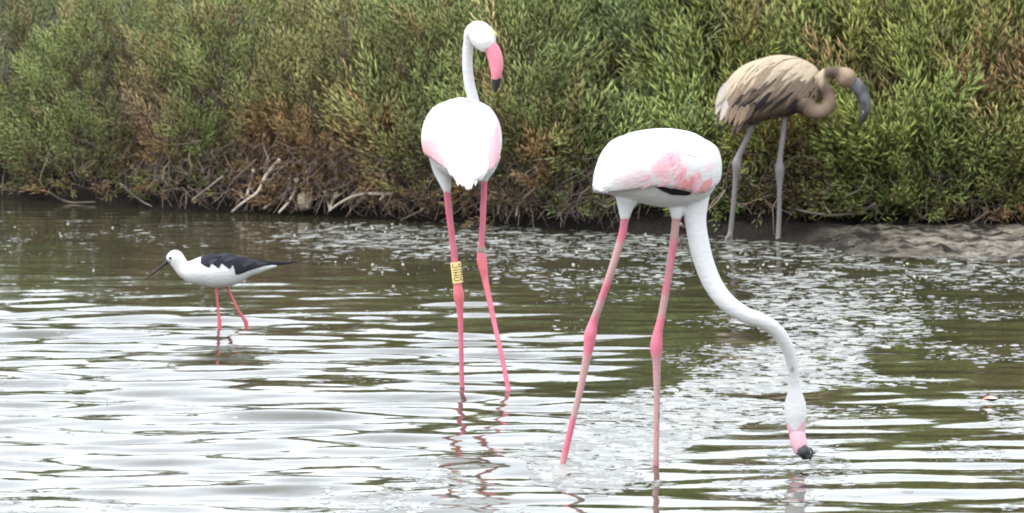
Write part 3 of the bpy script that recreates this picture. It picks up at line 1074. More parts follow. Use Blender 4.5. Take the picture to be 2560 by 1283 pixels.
partsA.append(tube([P(a, b_, YA + d) for a, b_, r, d in neck], [r * sA for a, b_, r, d in neck], n=80, m=20))
# feathered thighs and bare legs
partsA.append(tube([P(1101, 385, YA), P(1106, 425, YA), P(1113, 455, YA - .01), P(1118, 478, YA - .015)], [31 * sA, 24 * sA, 16 * sA, 9.5 * sA], m=16))
partsA.append(tube([P(1226, 385, YA), P(1219, 420, YA), P(1212, 440, YA), P(1210, 455, YA)], [28 * sA, 20 * sA, 13 * sA, 8.5 * sA], m=16))
lA, eA = leg_path([(1116, 462, 9, -.015), (1121, 520, 8.5, -.01), (1131, 600, 8.5, 0), (1140, 680, 9, .0), (1143, 706, 10, 0), (1147, 738, 14, 0), (1149, 765, 10.5, 0), (1151, 800, 7.5, 0), (1153, 880, 6.6, 0), (1155, 966, 6.5, 0)], YA)
lB, eB = leg_path([(1211, 440, 8, 0), (1209, 500, 8, 0), (1206, 570, 8, 0), (1203, 620, 8.5, 0), (1204, 648, 13, 0), (1208, 672, 11.5, -.005), (1214, 705, 8.5, -.01), (1232, 790, 7, -.04), (1252, 880, 6.5, -.08), (1272, 978, 6.5, -.12)], YA)
partsA += [lA, lB] + toes(eA, .006, .07, 0.1) + toes(eB, .006, .07, 0.3)
meA = fuse('body', partsA, 0.0040, 2)
co = coords(meA); px, py = pxcoord(co, YA)
nz = fbm(co * np.array([220, 60, 40]), 4, 3)
C = np.tile(WHITE, (len(co), 1))
leg = sstep(474, 480, py + (px > 1170) * 25 + (nz - .5) * 8)
lc = LEGPINK * (0.85 + 0.4 * fbm(co * 30, 2)[:, None])
lc = mixc(lc, CORAL, sstep(690, 715, py + (px > 1170) * 70) * sstep(860, 720, py + (px > 1170) * 70) * .8)
C = C * (1 - leg[:, None]) + lc * leg[:, None]
C = mixc(C, (0.62, 0.60, 0.52), sstep(48, 30, blob(px, py, 1206, 122, 1, 1)) * 0.35 * (py < 200))
paint(meA, C)
split_mats(meA, leg > .5, [M_PLUME, M_SKIN])
link('body', meA, rootA)
bill = [(1217, 108, 15, .158), (1229, 122, 18.5, .155), (1237, 142, 19, .15), (1241, 165, 17.5, .145), (1241, 184, 14, .14), (1240, 199, 12, .14)]
bo = colour_part('bill', [tube([P(a, b_, YA + d) for a, b_, r, d in bill], [r * sA for a, b_, r, d in bill], n=30, m=16)], rootA,
                 lambda c: np.tile(np.array([0.50, 0.155, 0.20]), (len(c), 1)) * (0.85 + .3 * fbm(c * 50, 2)[:, None]), M_BILL)
tipb = [(1241, 194, 12.5, .14), (1240, 208, 11, .14), (1239, 220, 8, .138), (1237, 231, 3, .135)]
me = poly_mesh('bill_tip', [tube([P(a, b_, YA + d) for a, b_, r, d in tipb], [r * sA for a, b_, r, d in tipb], n=20, m=14)])
paint(me, np.tile([0.012, 0.011, 0.014], (len(me.vertices), 1)))
o = link('bill_tip', me, None, [M_BILL]); o.parent = bo; o.matrix_parent_inverse = Matrix.Translation(-Vector(rootA.location)) @ Matrix.Identity(4)
o.matrix_parent_inverse = Matrix.Identity(4)
pe = P(1235, 86, YA + .160)
eo = eye(rootA, pe, .0055)
me = poly_mesh('eye_ring', [tube([pe + [-.006, .002, -.012], pe + [-.003, .0015, 0], pe + [-.006, .002, .012]], [.006, .010, .005], m=10)])
paint(me, np.tile([0.72, 0.42, 0.16], (len(me.vertices), 1))); link('eye_ring', me, rootA, [M_BILL])


def flank_colour(Y, fn):
    def f(c):
        px, py = pxcoord(c, Y)
        return fn(c, px, py)
    return f


# folded wings on both flanks, pink on the lower coverts
def edgeA(t):
    scal = 0.05 * abs(math.sin(t * 55))
    return math.radians(118 - 34 * (1 - min(1, t / .55)) ** 1.2) - scal


def colA(c, px, py):
    st = fbm(np.stack([px / 5, c[:, 1] * 6, py / 70], -1), 8, 3)
    C = np.tile(WHITE, (len(c), 1))
    w = sstep(1.15, .75, blob(px, py, 1082, 384, 30, 54, -14) + (st - .5) * 1.1)
    w = np.maximum(w, sstep(1.15, .7, blob(px, py, 1234, 366, 19, 60, 8) + (st - .5) * 1.1) * .9)
    C = mixc(C, PALEPINK * .55 + PINK * .45, w * .9)
    return C


for side in (-1, 1):
    colour_part('wing', [wing(loftA, side, .10, .86, math.radians(14), edgeA, .010)], rootA, flank_colour(YA, colA), M_PLUME)
FW = feather_mesh((.80, .79, .77), (.80, .77, .72)); FWP = feather_mesh((.80, .78, .75), (.78, .70, .62), 'point')
FP = feather_mesh((.76, .36, .40), (.78, .44, .46), edgec=(.8, .62, .62)); FPD = feather_mesh((.70, .24, .29), (.76, .38, .40))
R = np.random.default_rng(5)
OFF_A = wing_off(math.radians(14), edgeA, .010, .10, .86)
for row, (t, thm, L) in enumerate([(.62, 60, .11), (.48, 66, .12), (.36, 70, .12), (.25, 70, .11), (.15, 74, .10)]):
    k = 9
    thm = min(thm, 36)
    for j in range(k):
        th = math.radians(-thm + 2 * thm * (j + R.uniform(-.2, .2)) / (k - 1))
        lay_feather(rootA, loftA, t, abs(th), 1 if th >= 0 else -1, L * R.uniform(.9, 1.1), .045, R.normal(0, .06), WHITE, WHITE * .99, WHITE, OFF_A, .0015)
for j in [q * .8 for q in range(16)]:                 # ragged tertials hanging at the rump
    f = j / 12
    p = P(1124 + 92 * f, 396 + 20 * math.sin(math.pi * f), YA - .19 - .045 * math.sin(math.pi * f))
    d = np.array([.20 * (0.45 - f), -.35, -1.0 + R.uniform(-.1, .1)])
    put_feather(rootA, FWP, p, d, (0.5 * (f - .5), -1, .3), (.052 + .022 * math.sin(math.pi * f)) * R.uniform(.8, 1.2), .020, .0, .01)
# yellow leg ring with its code, and a plain metal ring above the other joint
pr0, pr1 = P(1139, 656, YA), P(1145, 707, YA)
axr = (pr1 - pr0); Lr = np.linalg.norm(axr); axr /= Lr
u1 = np.cross(axr, [0, 1, 0]); u1 /= np.linalg.norm(u1)
if u1[0] < 0: u1 = -u1
u2 = np.array([0, -1.0, 0]); u2 -= axr * np.dot(u2, axr); u2 /= np.linalg.norm(u2)
RR = 13.2 * sA
a = np.linspace(0, 2 * math.pi, 24, endpoint=False)
prof = [(0, RR * .72), (0, RR), (Lr, RR), (Lr, RR * .72)]
Rr = np.array([[pr0 + axr * l + r * (math.sin(t) * u1 + math.cos(t) * u2) for t in a] for l, r in prof])
me = poly_mesh('leg_ring', [ring_mesh(Rr)], smooth=False)
M_RING = plain_mat('yellow_ring', (0.66, 0.50, 0.19), .4, .4, .08, 90)
ring_o = tag(link('leg_ring', me, rootA, [M_RING]), 'yellow leg ring printed with dark letters')


def ring_pt(l, s):
    """l along the leg from the top, s across (metres round the ring)"""
    t = s / RR
    return pr0 + axr * l + (RR + .0004) * (math.sin(t) * u1 + math.cos(t) * u2)


GLY = {  # strokes on a unit cell: x along reading direction, y up
    'J': [[(.85, 1), (.85, .3), (.7, .05), (.4, 0), (.15, .1), (.08, .3)]], 'I': [[(.5, 0), (.5, 1)]],
    'H': [[(.1, 0), (.1, 1)], [(.9, 0), (.9, 1)], [(.1, .5), (.9, .5)]], 'U': [[(.1, 1), (.1, .3), (.3, .03), (.7, .03), (.9, .3), (.9, 1)]]}
V, Fc = [], []
cw = {'J': .0115, 'I': .004, 'H': .0115, 'U': .0120}
for s0 in (-.0118, .0090, .0300):                    # the code repeats round the ring
    l = .0045
    for ch in 'JIHU':
        for st in GLY[ch]:
            for (xa, ya), (xb, yb) in zip(st[:-1], st[1:]):
                A = np.array([l + xa * cw[ch], s0 + ya * .0165]); B_ = np.array([l + xb * cw[ch], s0 + yb * .0165])
                d = B_ - A; ln = np.linalg.norm(d); d /= ln; nrm = np.array([-d[1], d[0]]) * .00125
                A = A - d * .0006; B_ = B_ + d * .0006
                k = max(1, int(ln / .003)) + 1
                o0 = len(V)
                for q in range(k + 1):
                    c_ = A + (B_ - A) * q / k
                    V.append(ring_pt(*(c_ + nrm))); V.append(ring_pt(*(c_ - nrm)))
                for q in range(k):
                    Fc.append((o0 + 2 * q, o0 + 2 * q + 1, o0 + 2 * q + 3, o0 + 2 * q + 2))
        l += cw[ch] + .0042
me = poly_mesh('code', [(np.array(V), Fc)], smooth=False)
co_ = link('code', me, None, [plain_mat('ring_print', (0.045, 0.03, 0.02), .5)]); co_.parent = ring_o
q0, q1 = P(1203, 618, YA), P(1203, 630, YA)
Rr = np.array([[q0 + (q1 - q0) * l + r * np.array([math.sin(t), -math.cos(t), 0]) for t in a] for l, r in ((0, 8 * sA), (0, 10.5 * sA), (1, 10.5 * sA), (1, 8 * sA))])
tag(link('leg_ring', poly_mesh('leg_ring', [ring_mesh(Rr)], smooth=False), rootA, [plain_mat('metal_ring', (0.22, 0.19, 0.14), .45, .5)]), 'thin dull metal leg ring')

# ---------------------------------------------------------------- feeding flamingo
YB = float(rowY(1166))
sB = YB / F
rootB = empty('flamingo', (G(1540, 1166)[0], YB, -0.15))
tag(rootB, 'white flamingo with pink wing patches, neck bent down, bill in the water', 'flamingo', 'wading birds')
keysB = [(1486, 462, 474, 8), (1495, 436, 478, 22), (1508, 404, 481, 42), (1527, 370, 485, 66), (1552, 345, 491, 90), (1590, 329, 504, 110), (1640, 322, 517, 120), (1690, 324, 521, 120),
         (1735, 336, 512, 108), (1766, 356, 490, 80), (1782, 378, 455, 48), (1789, 400, 428, 14)]
loftB = side_loft(keysB, YB, math.radians(22))
dB = lambda x: (x - np.mean([k[0] for k in keysB])) * sB * math.tan(math.radians(22))
partsB = [loftB.mesh(44)]
neckB = [(1735, 470, 46, .03), (1737, 510, 34, .02), (1739, 555, 27, .01), (1748, 610, 26, 0), (1763, 665, 25, -.01), (1785, 715, 24, -.02), (1818, 757, 22.5, -.03), (1860, 786, 20.5, -.03), (1905, 803, 19, -.02),
         (1942, 828, 18, 0), (1968, 868, 16.5, .02), (1981, 915, 14.5, .04), (1986, 955, 14, .05), (1987, 982, 19, .055), (1988, 1010, 27, .06), (1989, 1036, 28, .06), (1990, 1062, 24.5, .06), (1992, 1085, 20.5, .058), (1994, 1100, 14, .055)]
partsB.append(tube([P(a_, b_, YB + d) for a_, b_, r, d in neckB], [r * sB for a_, b_, r, d in neckB], n=110, m=20))
partsB.append(tube([P(1580, 450, YB - .02), P(1570, 490, YB - .02), P(1564, 520, YB - .02), P(1562, 548, YB - .02)], [46 * sB, 34 * sB, 20 * sB, 11.5 * sB], m=16))
partsB.append(tube([P(1690, 470, YB + .02), P(1691, 500, YB + .01), P(1692, 525, YB), P(1691, 550, YB)], [42 * sB, 28 * sB, 19 * sB, 11.5 * sB], m=16))
l1, e1 = leg_path([(1564, 525, 11, -.02), (1556, 585, 10.5, -.02), (1530, 672, 10, -.02), (1500, 760, 10, -.01), (1484, 805, 11.5, 0), (1476, 835, 16, 0), (1473, 862, 14, 0), (1466, 900, 11, 0), (1448, 985, 9, 0), (1425, 1080, 8.5, 0), (1405, 1168, 8.5, 0)], YB)
l2, e2 = leg_path([(1692, 530, 11, 0), (1686, 590, 10.5, 0), (1671, 690, 10, 0), (1654, 790, 10, 0), (1645, 830, 12, 0), (1641, 862, 16, 0), (1641, 885, 14.5, 0), (1642, 915, 10.5, 0), (1642, 1000, 8.5, 0), (1641, 1080, 8, 0), (1640, 1166, 8, 0)], YB)
partsB += [l1, l2] + toes(e1, .006, .08, .5) + toes(e2, .006, .08, .8)
meB = fuse('body', partsB, 0.0036, 2)
co = coords(meB); px, py = pxcoord(co, YB)
nz = fbm(co * 45, 6, 3)
C = np.tile(WHITE, (len(co), 1))
isleg = (px < 1712) & (px > 1380)
leg = sstep(541, 548, py + (nz - .5) * 14) * isleg
mud = sstep(.42, .62, fbm(co * np.array([9, 9, 13]), 12, 2) + .12 * np.exp(-((py - 720) / 90) ** 2) + .06 * np.exp(-((py - 960) / 80) ** 2))
lc = mixc(LEGPINK * (0.85 + 0.4 * fbm(co * 30, 2)[:, None]), (0.31, 0.235, 0.21), mud * .75)
lc = mixc(lc, LEGPINK * 1.12, sstep(775, 805, py) * sstep(905, 870, py))
stain = sstep(.35, .6, nz) * np.exp(-((py - 1045) / 48) ** 2) * (px > 1636) * (px < 1700) * (co[:, 0] > co[:, 0][(px > 1600) & (py > 1000) & (px < 1700)].mean())
lc = mixc(lc, (0.03, 0.03, 0.045), stain * 1.0)
C = C * (1 - leg[:, None]) + lc * leg[:, None]
C = mixc(C, (0.24, 0.23, 0.25), sstep(1.1, .5, blob(px, py, 1986, 927, 7, 10)) * .75)
hp = sstep(-3, 3, py - (1082 - 1.0 * np.abs(px - 1993))) * (px > 1900)
C = mixc(C, (0.52, 0.31, 0.35), hp)
paint(meB, C)
split_mats(meB, leg > .5, [M_PLUME, M_SKIN])
link('body', meB, rootB)
billB = [(1991, 1074, 14, .056), (1992, 1084, 18.5, .053), (1994, 1092, 20.5, .05), (1997, 1108, 21, .045), (2001, 1122, 19, .04), (2004, 1132, 15, .035)]
bo = colour_part('bill', [tube([P(a_, b_, YB + d) for a_, b_, r, d in billB], [r * sB for a_, b_, r, d in billB], n=30, m=16)], rootB,
                 lambda c: np.tile([0.52, 0.30, 0.34], (len(c), 1)) * (0.85 + .3 * fbm(c * 60, 2)[:, None]), M_BILL)
tb = [(2003, 1118, 12, .022), (2009, 1128, 17, .020), (2013, 1137, 15, .020), (2015, 1148, 9, .02)]
me = poly_mesh('bill_tip', [tube([P(a_, b_, YB + d) for a_, b_, r, d in tb], [r * sB for a_, b_, r, d in tb], n=16, m=12)])
paint(me, np.tile([0.03, 0.03, 0.035], (len(me.vertices), 1)))
o = link('bill_tip', me, None, [M_BILL]); o.parent = bo
eye(rootB, P(1968, 1045, YB + .075), .0045)


def edgeB_row(x):
    return np.interp(x, [1480, 1500, 1530, 1560, 1600, 1650, 1690, 1730, 1760, 1790], [474, 472, 468, 462, 455, 463, 471, 466, 450, 420])


txB = CX + loftB.C[:, 0] * F / loftB.C[:, 1]


def edge_from_rows(loft, rowf, Y, scal=0.0, freq=40):
    def f(t):
        i = t * (loft.n - 1)
        C = np.array([np.interp(i, np.arange(loft.n), loft.C[:, k]) for k in range(3)]); hh = np.interp(i, np.arange(loft.n), loft.hh)
        px_ = CX + C[0] * F / C[1]
        z = P(px_, float(rowf(px_)), C[1])[2]
        return math.acos(max(-.97, min(.97, (z - C[2]) / hh))) - scal * abs(math.sin(t * freq))
    return f


def colB(c, px, py):
    st = fbm(np.stack([(px + .55 * py) / 8, (py - .3 * px) / 55, c[:, 1] * 10], -1), 8, 3)
    j = (st - .5) * .9
    C = np.tile(WHITE, (len(c), 1))
    C = mixc(C, PALEPINK, sstep(1.2, .4, blob(px, py, 1590, 440, 60, 24, -10) + j) * .45)
    C = mixc(C, PINK * .6 + PALEPINK * .4, sstep(1.05, .75, blob(px, py, 1652, 406, 27, 44, 22) + j) * .75)
    C = mixc(C, PINK * .6 + PALEPINK * .4, sstep(1.1, .7, blob(px, py, 1694, 436, 12, 38, 22) + j) * .85)
    C = mixc(C, CORAL * .85 + PALEPINK * .25, sstep(1.1, .7, blob(px, py, 1722, 450, 14, 36, 52) + j) * .95)
    C = mixc(C, PALEPINK, sstep(1.1, .6, blob(px, py, 1772, 412, 8, 22, 25) + j) * .6)
    return C


for side in (1, -1):
    colour_part('wing', [wing(loftB, side, .02, .93, math.radians(12), edge_from_rows(loftB, edgeB_row, YB, .02, 60), .013, .010)], rootB, flank_colour(YB, colB), M_PLUME)
    # black flight feathers showing as a dark seam under the wing
    low = lambda x: edgeB_row(x) + np.interp(x, [1570, 1600, 1640, 1690, 1712], [0, 8, 17, 10, 0])
    i0 = float(np.interp(1585, txB, np.linspace(0, 1, loftB.n))); i1 = float(np.interp(1705, txB, np.linspace(0, 1, loftB.n)))
    colour_part('flight_feathers', [wing(loftB, side, i0, i1, math.radians(70), edge_from_rows(loftB, low, YB), .006, .004)], rootB,
                lambda c: np.tile([0.014, 0.013, 0.016], (len(c), 1)), M_PLUME)
OFF_B = wing_off(math.radians(12), edge_from_rows(loftB, edgeB_row, YB), .013, .02, .93)
for row, (t, L) in enumerate([(.78, .10), (.64, .11), (.50, .12), (.38, .12), (.27, .12), (.17, .11)]):
    for side in (1, -1):
        for j in range(6):
            th = math.radians(10 + 13.5 * j + R.uniform(-3, 3))
            if 42 < math.degrees(th) and t > .36: continue
            lay_feather(rootB, loftB, t + R.uniform(-.02, .02), th, side, L * R.uniform(.85, 1.1), .042, .35, WHITE, WHITE * .99, WHITE, OFF_B, .0006)
for j in range(9):                                    # long tertials drooping over the tail
    for side in (1, -1):
        lay_feather(rootB, loftB, .21 - .004 * j, math.radians(22 + 8.5 * j), side, .085 * R.uniform(.9, 1.1), .026, .75, WHITE, WHITE * np.array([1, .985, .95]), WHITE, OFF_B, .0025, 'point')
PK = []
for cx_, cy_, ex, ey, k, a0, tone in ((1652, 388, 18, 28, 10, 1.15, 0), (1696, 428, 5, 22, 5, 1.2, 0), (1726, 443, 14, 11, 7, .8, 1), (1610, 432, 30, 8, 4, .6, 0)):
    for _ in range(k):
        PK.append((cx_ + R.uniform(-1, 1) * ex, cy_ + R.uniform(-1, 1) * ey, a0 + R.normal(0, .12), tone))
for x, y, ang, tone in PK:
    t = float(np.interp(x, txB, np.linspace(0, 1, loftB.n)))
    i = t * (loftB.n - 1); zc = np.interp(i, np.arange(loftB.n), loftB.C[:, 2]); hh = np.interp(i, np.arange(loftB.n), loftB.hh); yc = np.interp(i, np.arange(loftB.n), loftB.C[:, 1])
    th = math.acos(max(-.95, min(.95, (P(x, y, yc)[2] - zc) / hh)))
    w = R.random()
    c0 = (CORAL * .8 + PALEPINK * .3) if tone else PINK * (1 - w) + PALEPINK * w
    for side in (1, -1):
        lay_feather(rootB, loftB, t, th, side, .046 * R.uniform(.7, 1.2), .011 * R.uniform(.7, 1.2), ang, c0, c0 * .6 + PALEPINK * .4, c0 * .5 + WHITE * .5, OFF_B, .0010, 'point')

# strand of dark weed hanging at the feeding bill
wd = [tube([P(2024, 1150, YB + .0), P(2029, 1138, YB), P(2031, 1130, YB), P(2026, 1120, YB)], [.003, .0035, .003, .002], m=7),
      tube([P(2030, 1134, YB), P(2036, 1133, YB), P(2038, 1130, YB)], [.003, .0025, .001], m=6),
      tube([P(2015, 1142, YB), P(2022, 1142, YB), P(2029, 1139, YB)], [.004, .003, .003], m=6)]
me = poly_mesh('water_weed', wd)
tag(link('water_weed', me, None, [plain_mat('weed', (0.018, 0.02, 0.022), .5)]), 'small dark strand of water weed beside the feeding bill', 'weed')

# ---------------------------------------------------------------- young flamingo
YC = float(rowY(600))
sC = YC / F
rootC = empty('flamingo', (G(1890, 600)[0], YC, -0.02))
tag(rootC, 'grey-brown young flamingo with dark bill, standing by the bank', 'flamingo', 'wading birds')
keysC = [(1800, 240, 285, 8), (1810, 216, 302, 25), (1832, 184, 312, 48), (1862, 161, 312, 62), (1900, 147, 304, 68), (1940, 138, 296, 70), (1980, 140, 287, 66), (2015, 152, 277, 52), (2040, 168, 260, 34), (2055, 192, 235, 10)]
loftC = side_loft(keysC, YC, math.radians(6))
partsC = [loftC.mesh(40)]
neckC = [(1995, 245, 34), (2018, 268, 24), (2042, 279, 19), (2063, 273, 18), (2074, 254, 17), (2069, 230, 15.5), (2057, 210, 15), (2056, 193, 14.5), (2070, 182, 14), (2088, 181, 14), (2101, 186, 20), (2114, 194, 26), (2122, 203, 23), (2130, 212, 13)]
partsC.append(tube([P(a_, b_, YC - .03 - .02 * (i > 5)) for i, (a_, b_, r) in enumerate(neckC)], [r * sC for a_, b_, r in neckC], n=90, m=18))
partsC.append(tube([P(1895, 275, YC - .03), P(1885, 300, YC - .03), P(1880, 318, YC - .03)], [26 * sC, 15 * sC, 8 * sC], m=14))
partsC.append(tube([P(1966, 255, YC + .03), P(1964, 280, YC + .03), P(1960, 300, YC + .03)], [26 * sC, 15 * sC, 8.5 * sC], m=14))
l1, e1 = leg_path([(1884, 300, 8, -.03), (1868, 345, 7.5, -.03), (1848, 388, 8.5, -.03), (1842, 408, 12.5, -.03), (1842, 424, 11, -.03), (1838, 460, 7, -.02), (1833, 520, 6.5, -.01), (1827, 575, 7, 0), (1824, 594, 8, 0), (1824, 600, 8, 0)], YC, -.03)
l2, e2 = leg_path([(1962, 285, 8.5, .03), (1957, 340, 7.5, .02), (1950, 395, 8, .01), (1949, 420, 12.5, .0), (1949, 440, 11, 0), (1949, 470, 7, 0), (1948, 530, 6.3, 0), (1946, 585, 6.8, 0), (1945, 600, 8, 0)], YC, -.03)
partsC += [l1, l2] + [tube([P(1825, 585, YC), P(1818, 594, YC - .03), P(1812, 603, YC - .07)], [.008, .008, .004], m=8)] + toes(e1, .008, .08, 2.6) + toes(e2, .008, .08, 2.6)
meC = fuse('body', partsC, 0.0044, 2)
co = coords(meC); px, py = pxcoord(co, YC)
st = fbm(np.stack([(px + .5 * py) / 7, (py - .3 * px) / 45, co[:, 1] * 8], -1), 18, 3)
BEIGE = np.array([0.33, 0.27, 0.195]); BROWN = np.array([0.115, 0.080, 0.056]); DARK = np.array([0.030, 0.023, 0.021]); NECKC = np.array([0.175, 0.130, 0.095])
C = np.tile(BEIGE, (len(co), 1))
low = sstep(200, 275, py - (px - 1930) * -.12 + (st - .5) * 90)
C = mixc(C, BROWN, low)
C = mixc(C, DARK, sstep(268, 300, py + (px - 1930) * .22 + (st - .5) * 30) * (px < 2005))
nk = np.maximum(sstep(2005, 2030, px) * sstep(235, 250, py), sstep(2052, 2060, px))
C = mixc(C, NECKC * (0.8 + .5 * fbm(co * 40, 3)[:, None]), nk)
C = mixc(C, (0.060, 0.044, 0.036), sstep(2056, 2062, px) * sstep(2100, 2090, px) * sstep(194, 188, py) * .8)
C = mixc(C, (0.25, 0.185, 0.125), sstep(1.1, .6, blob(px, py, 2118, 178, 22, 12, 35)) * .8)
leg = sstep(308, 316, py + (px > 1925) * 22) * (px < 1990)
lc = np.array([0.135, 0.122, 0.120]) * (0.8 + .45 * fbm(co * np.array([30, 30, 12]), 3)[:, None])
C = C * (1 - leg[:, None]) + lc * leg[:, None]
th_ = sstep(272, 280, py) * (px > 1945) * (px < 1985) * (1 - leg)
paint(meC, C)
split_mats(meC, leg > .5, [M_PLUME, M_SKIN])
link('body', meC, rootC)
bc = [(2122, 200, 15), (2136, 209, 17.5), (2148, 222, 17.5), (2157, 240, 17), (2162, 260, 15.5), (2161, 280, 12.5), (2156, 298, 8), (2149, 316, 2.5)]


def billC_col(c):
    px, py = pxcoord(c, YC)
    w = sstep(.42, .6, fbm(np.stack([px / 14, py / 22, c[:, 1] * 20], -1), 5, 2))
    C = np.tile([0.10, 0.10, 0.10], (len(c), 1)) * 1.0
    C = mixc(C, (0.045, 0.045, 0.05), w)
    return mixc(C, (0.02, 0.02, 0.022), sstep(278, 296, py))


colour_part('bill', [tube([P(a_, b_, YC - .05) for a_, b_, r in bc], [r * sC for a_, b_, r in bc], n=40, m=16, flat=.75)], rootC, billC_col, M_BILL)
eye(rootC, P(2128, 196, YC - .05 - .030), .006)
FB = feather_mesh(tuple(BEIGE * 1.05), tuple(BEIGE * .9), edgec=tuple(BEIGE * 1.25))
FBB = feather_mesh((.13, .092, .064), (.17, .125, .09), 'point', edgec=(.27, .215, .155))
FBD = feather_mesh((.05, .036, .03), (.07, .05, .04), 'point', edgec=(.14, .105, .08))
FBK = feather_mesh((.028, .023, .024), (.03, .025, .025), 'point')
FCW = feather_mesh((.40, .37, .345), (.42, .37, .32), 'point', edgec=(.24, .18, .13))
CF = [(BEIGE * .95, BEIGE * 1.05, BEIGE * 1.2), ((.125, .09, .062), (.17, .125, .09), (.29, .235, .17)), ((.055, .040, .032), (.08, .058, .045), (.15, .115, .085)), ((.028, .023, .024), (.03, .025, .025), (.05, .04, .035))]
OFF_C = lambda t, th: .0012
for row, t in enumerate([.88, .80, .72, .64, .56, .48, .40, .32, .24, .16]):
    for side in (1, -1):
        for j in range(9):
            thd = 6 + 12.5 * j + R.uniform(-5, 5)
            u = thd / 100 + R.uniform(-.15, .15) + .10 * (.5 - t)
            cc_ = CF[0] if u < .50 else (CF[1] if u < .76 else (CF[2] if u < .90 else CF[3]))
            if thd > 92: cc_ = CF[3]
            f_ = R.uniform(.82, 1.15)
            lay_feather(rootC, loftC, t + R.uniform(-.03, .03), math.radians(thd), side, .115 * R.uniform(.8, 1.2), .024 * R.uniform(.75, 1.15), .62 + R.normal(0, .09), *[np.array(v) * f_ for v in cc_], OFF_C, .004, 'point')
for (x, y, dx, dz, L, W, m_, dy) in [(1822, 205, -.55, -1, .12, .045, FCW, -.05), (1812, 222, -.35, -1, .12, .04, FCW, -.05), (1828, 240, -.45, -1, .12, .042, FCW, -.07), (1806, 235, -.2, -1, .11, .035, FBB, -.04),
                                     (1818, 258, -.4, -1, .10, .024, FBB, -.07), (1832, 258, -.4, -1, .10, .024, FBB, -.085), (1845, 258, -.45, -1, .10, .026, FBB, -.10), (1858, 264, -.45, -1, .10, .026, FBB, -.11), (1872, 262, -.5, -1, .10, .026, FBB, -.12), (1886, 262, -.6, -1, .09, .024, FBD, -.125),
                                     (1848, 282, -.35, -1, .095, .026, FBD, -.10), (1862, 286, -.45, -1, .095, .026, FBD, -.11), (1832, 288, -.80, -1, .095, .020, FBK, -.075), (1848, 296, -.30, -1, .085, .022, FBK, -.09),
                                     (1866, 296, -.7, -1, .095, .022, FBK, -.10), (1878, 292, -.8, -1, .09, .022, FBK, -.11), (1800, 262, -.12, -1, .09, .022, FBD, -.04)]:
    put_feather(rootC, m_, P(x, y, YC + dy), (dx, -.12, dz), (-.25, -1, .15), L, W, 0, .012)

# ---------------------------------------------------------------- black-winged wader
YD = float(rowY(820))
sD = YD / F
rootD = empty('stilt', (G(575, 820)[0], YD, -0.15))
tag(rootD, 'small black and white wader with thin bill and red legs', 'bird', 'wading birds')
keysD = [(448, 664, 686, 12), (458, 656, 698, 21), (475, 653, 708, 30), (500, 643, 714, 38), (535, 637, 720, 42), (570, 636, 717, 40), (600, 642, 707, 34), (625, 648, 692, 26), (655, 655, 681, 17), (692, 661, 668, 7)]
loftD = side_loft(keysD, YD, 0.0)
partsD = [loftD.mesh(32)]
nD = [(484, 684, 24), (464, 676, 22), (452, 664, 19.5), (444, 652, 20), (437, 645, 20.5), (427, 647, 15), (419, 651, 8)]
partsD.append(tube([P(a_, b_, YD) for a_, b_, r in nD], [r * sD for a_, b_, r in nD], n=50, m=18))
partsD.append(tube([P(596, 690, YD), P(606, 700, YD), P(613, 707, YD)], [16 * sD, 9 * sD, 2 * sD], m=10))
l1, e1 = leg_path([(540, 700, 8, -.01), (541, 718, 5, -.01), (542, 735, 3.7, -.01), (546, 780, 3.7, -.01), (548, 800, 5, -.01), (549, 822, 5.5, -.01)], YD)
l2, e2 = leg_path([(562, 700, 8, .02), (568, 716, 5, .02), (578, 740, 3.7, .02), (598, 780, 3.7, .02), (612, 800, 5.3, .02), (615, 808, 6, .02), (617, 820, 5.3, .02)], YD)
partsD += [l1, l2] + toes(e1, .003, .035, -1.4) + toes(e2, .003, .035, -1.4)
meD = fuse('body', partsD, 0.0024, 2)
co = coords(meD); px, py = pxcoord(co, YD)
C = np.tile(WHITE, (len(co), 1))
leg = sstep(715, 719, py - 1.0 * (px > 556) * 0) * (px > 530) * (px < 640)
leg = leg * ((np.abs(co[:, 0] - P(541, 720, YD)[0]) < .011) | (np.abs(px - 568) < 9) | (py > 722))
C = C * (1 - leg[:, None]) + (np.array([0.46, 0.095, 0.11]) * (0.85 + .3 * fbm(co * 60, 2)[:, None])) * leg[:, None]
paint(meD, C)
split_mats(meD, leg > .5, [M_PLUME, M_SKIN])
link('body', meD, rootD)
bo = colour_part('bill', [tube([P(a_, b_, YD) for a_, b_ in ((420, 654), (412, 660), (395, 673), (375, 689), (361, 700))], np.array([5.5, 3.6, 2.6, 1.9, 1.2]) * sD, n=20, m=8)], rootD,
                 lambda c: np.tile([0.015, 0.014, 0.015], (len(c), 1)), M_BILL)
for sgn in (-1, 1):
    eye(rootD, P(425, 645, YD + sgn * 16.0 * sD), 3.6 * sD)
edD = lambda x: np.interp(x, [494, 500, 516, 524, 528, 540, 548, 553, 566, 576, 582, 590, 604, 625, 660, 695], [640, 656, 664, 666, 655, 663, 668, 655, 664, 670, 657, 684, 681, 673, 664, 660])
txD = CX + loftD.C[:, 0] * F / loftD.C[:, 1]
iD = lambda x: float(np.interp(x, txD, np.linspace(0, 1, loftD.n)))
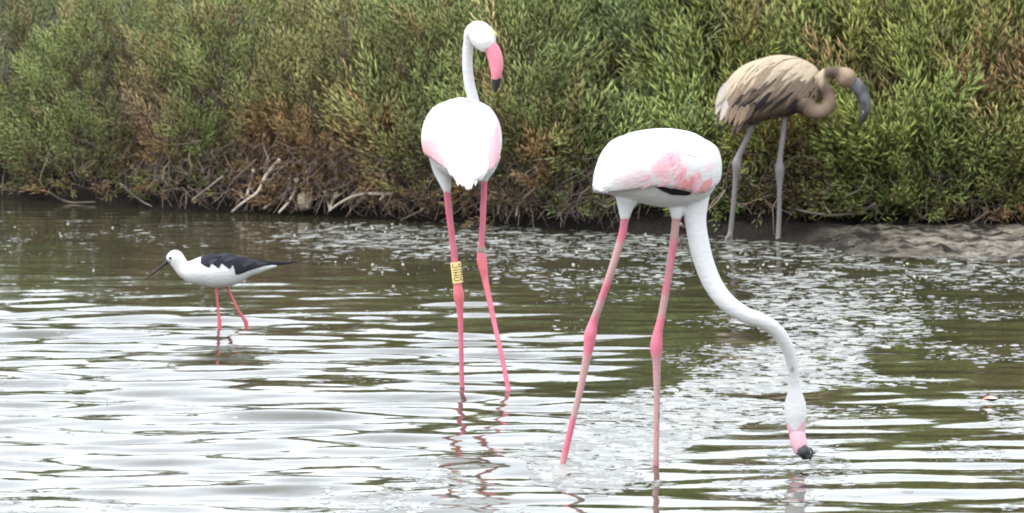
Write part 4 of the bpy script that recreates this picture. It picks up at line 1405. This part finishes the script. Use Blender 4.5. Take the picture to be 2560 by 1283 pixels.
for side in (1, -1):
    colour_part('wing', [wing(loftD, side, iD(494), iD(690), -0.06, edge_from_rows(loftD, edD, YD), .004, .006, 90, 16, -0.003)], rootD,
                lambda c: np.tile([0.016, 0.016, 0.022], (len(c), 1)) * (0.7 + .8 * fbm(c * np.array([25, 25, 120]), 3)[:, None]), M_PLUME)
    offD = wing_off(-0.06, edge_from_rows(loftD, edD, YD), .004, iD(494), iD(690))
    for q_ in range(16):
        xx_ = 520 + 9 * q_ + R.uniform(-3, 3); thd_ = R.uniform(20, 62) if q_ < 8 else R.uniform(25, 75)
        g_ = R.uniform(.6, 1.6)
        lay_feather(rootD, loftD, iD(xx_), math.radians(thd_), side, .045 * R.uniform(.8, 1.2), .013, math.pi + .25, np.array([.018, .018, .024]) * g_, np.array([.022, .022, .027]) * g_, np.array([.05, .048, .05]) * g_, lambda t, h: .0052, .0008, 'point')
    colour_part('wing_tip', [tube([P(640, 655, YD + side * .012), P(680, 658, YD + side * .010), P(712, 658, YD + side * .006), P(735, 655, YD + side * .004), P(752, 651, YD + side * .003)], np.array([7, 5.5, 3.6, 2.2, .8]) * sD, n=20, m=8, flat=.5)], rootD,
                lambda c: np.tile([0.02, 0.02, 0.023], (len(c), 1)), M_PLUME)

# ---------------------------------------------------------------- a shed feather afloat
p = G(2475, 1001)
me = np_mesh('floating_feather', np.array([(-.022, 0, 0), (-.008, .03, .004), (.01, .035, .005), (.024, .005, .002), (.010, -.03, .004), (-.008, -.028, .004), (0, 0, .010)]) + np.array([p[0], p[1], .004]),
             [(0, 1, 6), (1, 2, 6), (2, 3, 6), (3, 4, 6), (4, 5, 6), (5, 0, 6)], np.array([[.7, .2, .16]] * 3 + [[.75, .6, .5]] * 2 + [[.7, .25, .2]] * 2)[:7])
me.materials.append(M_PLUME)
me2 = me
o = link('floating_feather', me2)
tag(o, 'tiny red and white feather floating alone on open water', 'feather')
dg_ = bpy.context.evaluated_depsgraph_get()
print('TOTAL', sum(sum(len(p.vertices) - 2 for p in o.data.polygons) if len(o.data.polygons) < 60000 else len(o.data.loops) - 2 * len(o.data.polygons) for o in scene.objects if o.type == 'MESH'))
print('TRIS leaves', TRI[0], 'foam', nf)
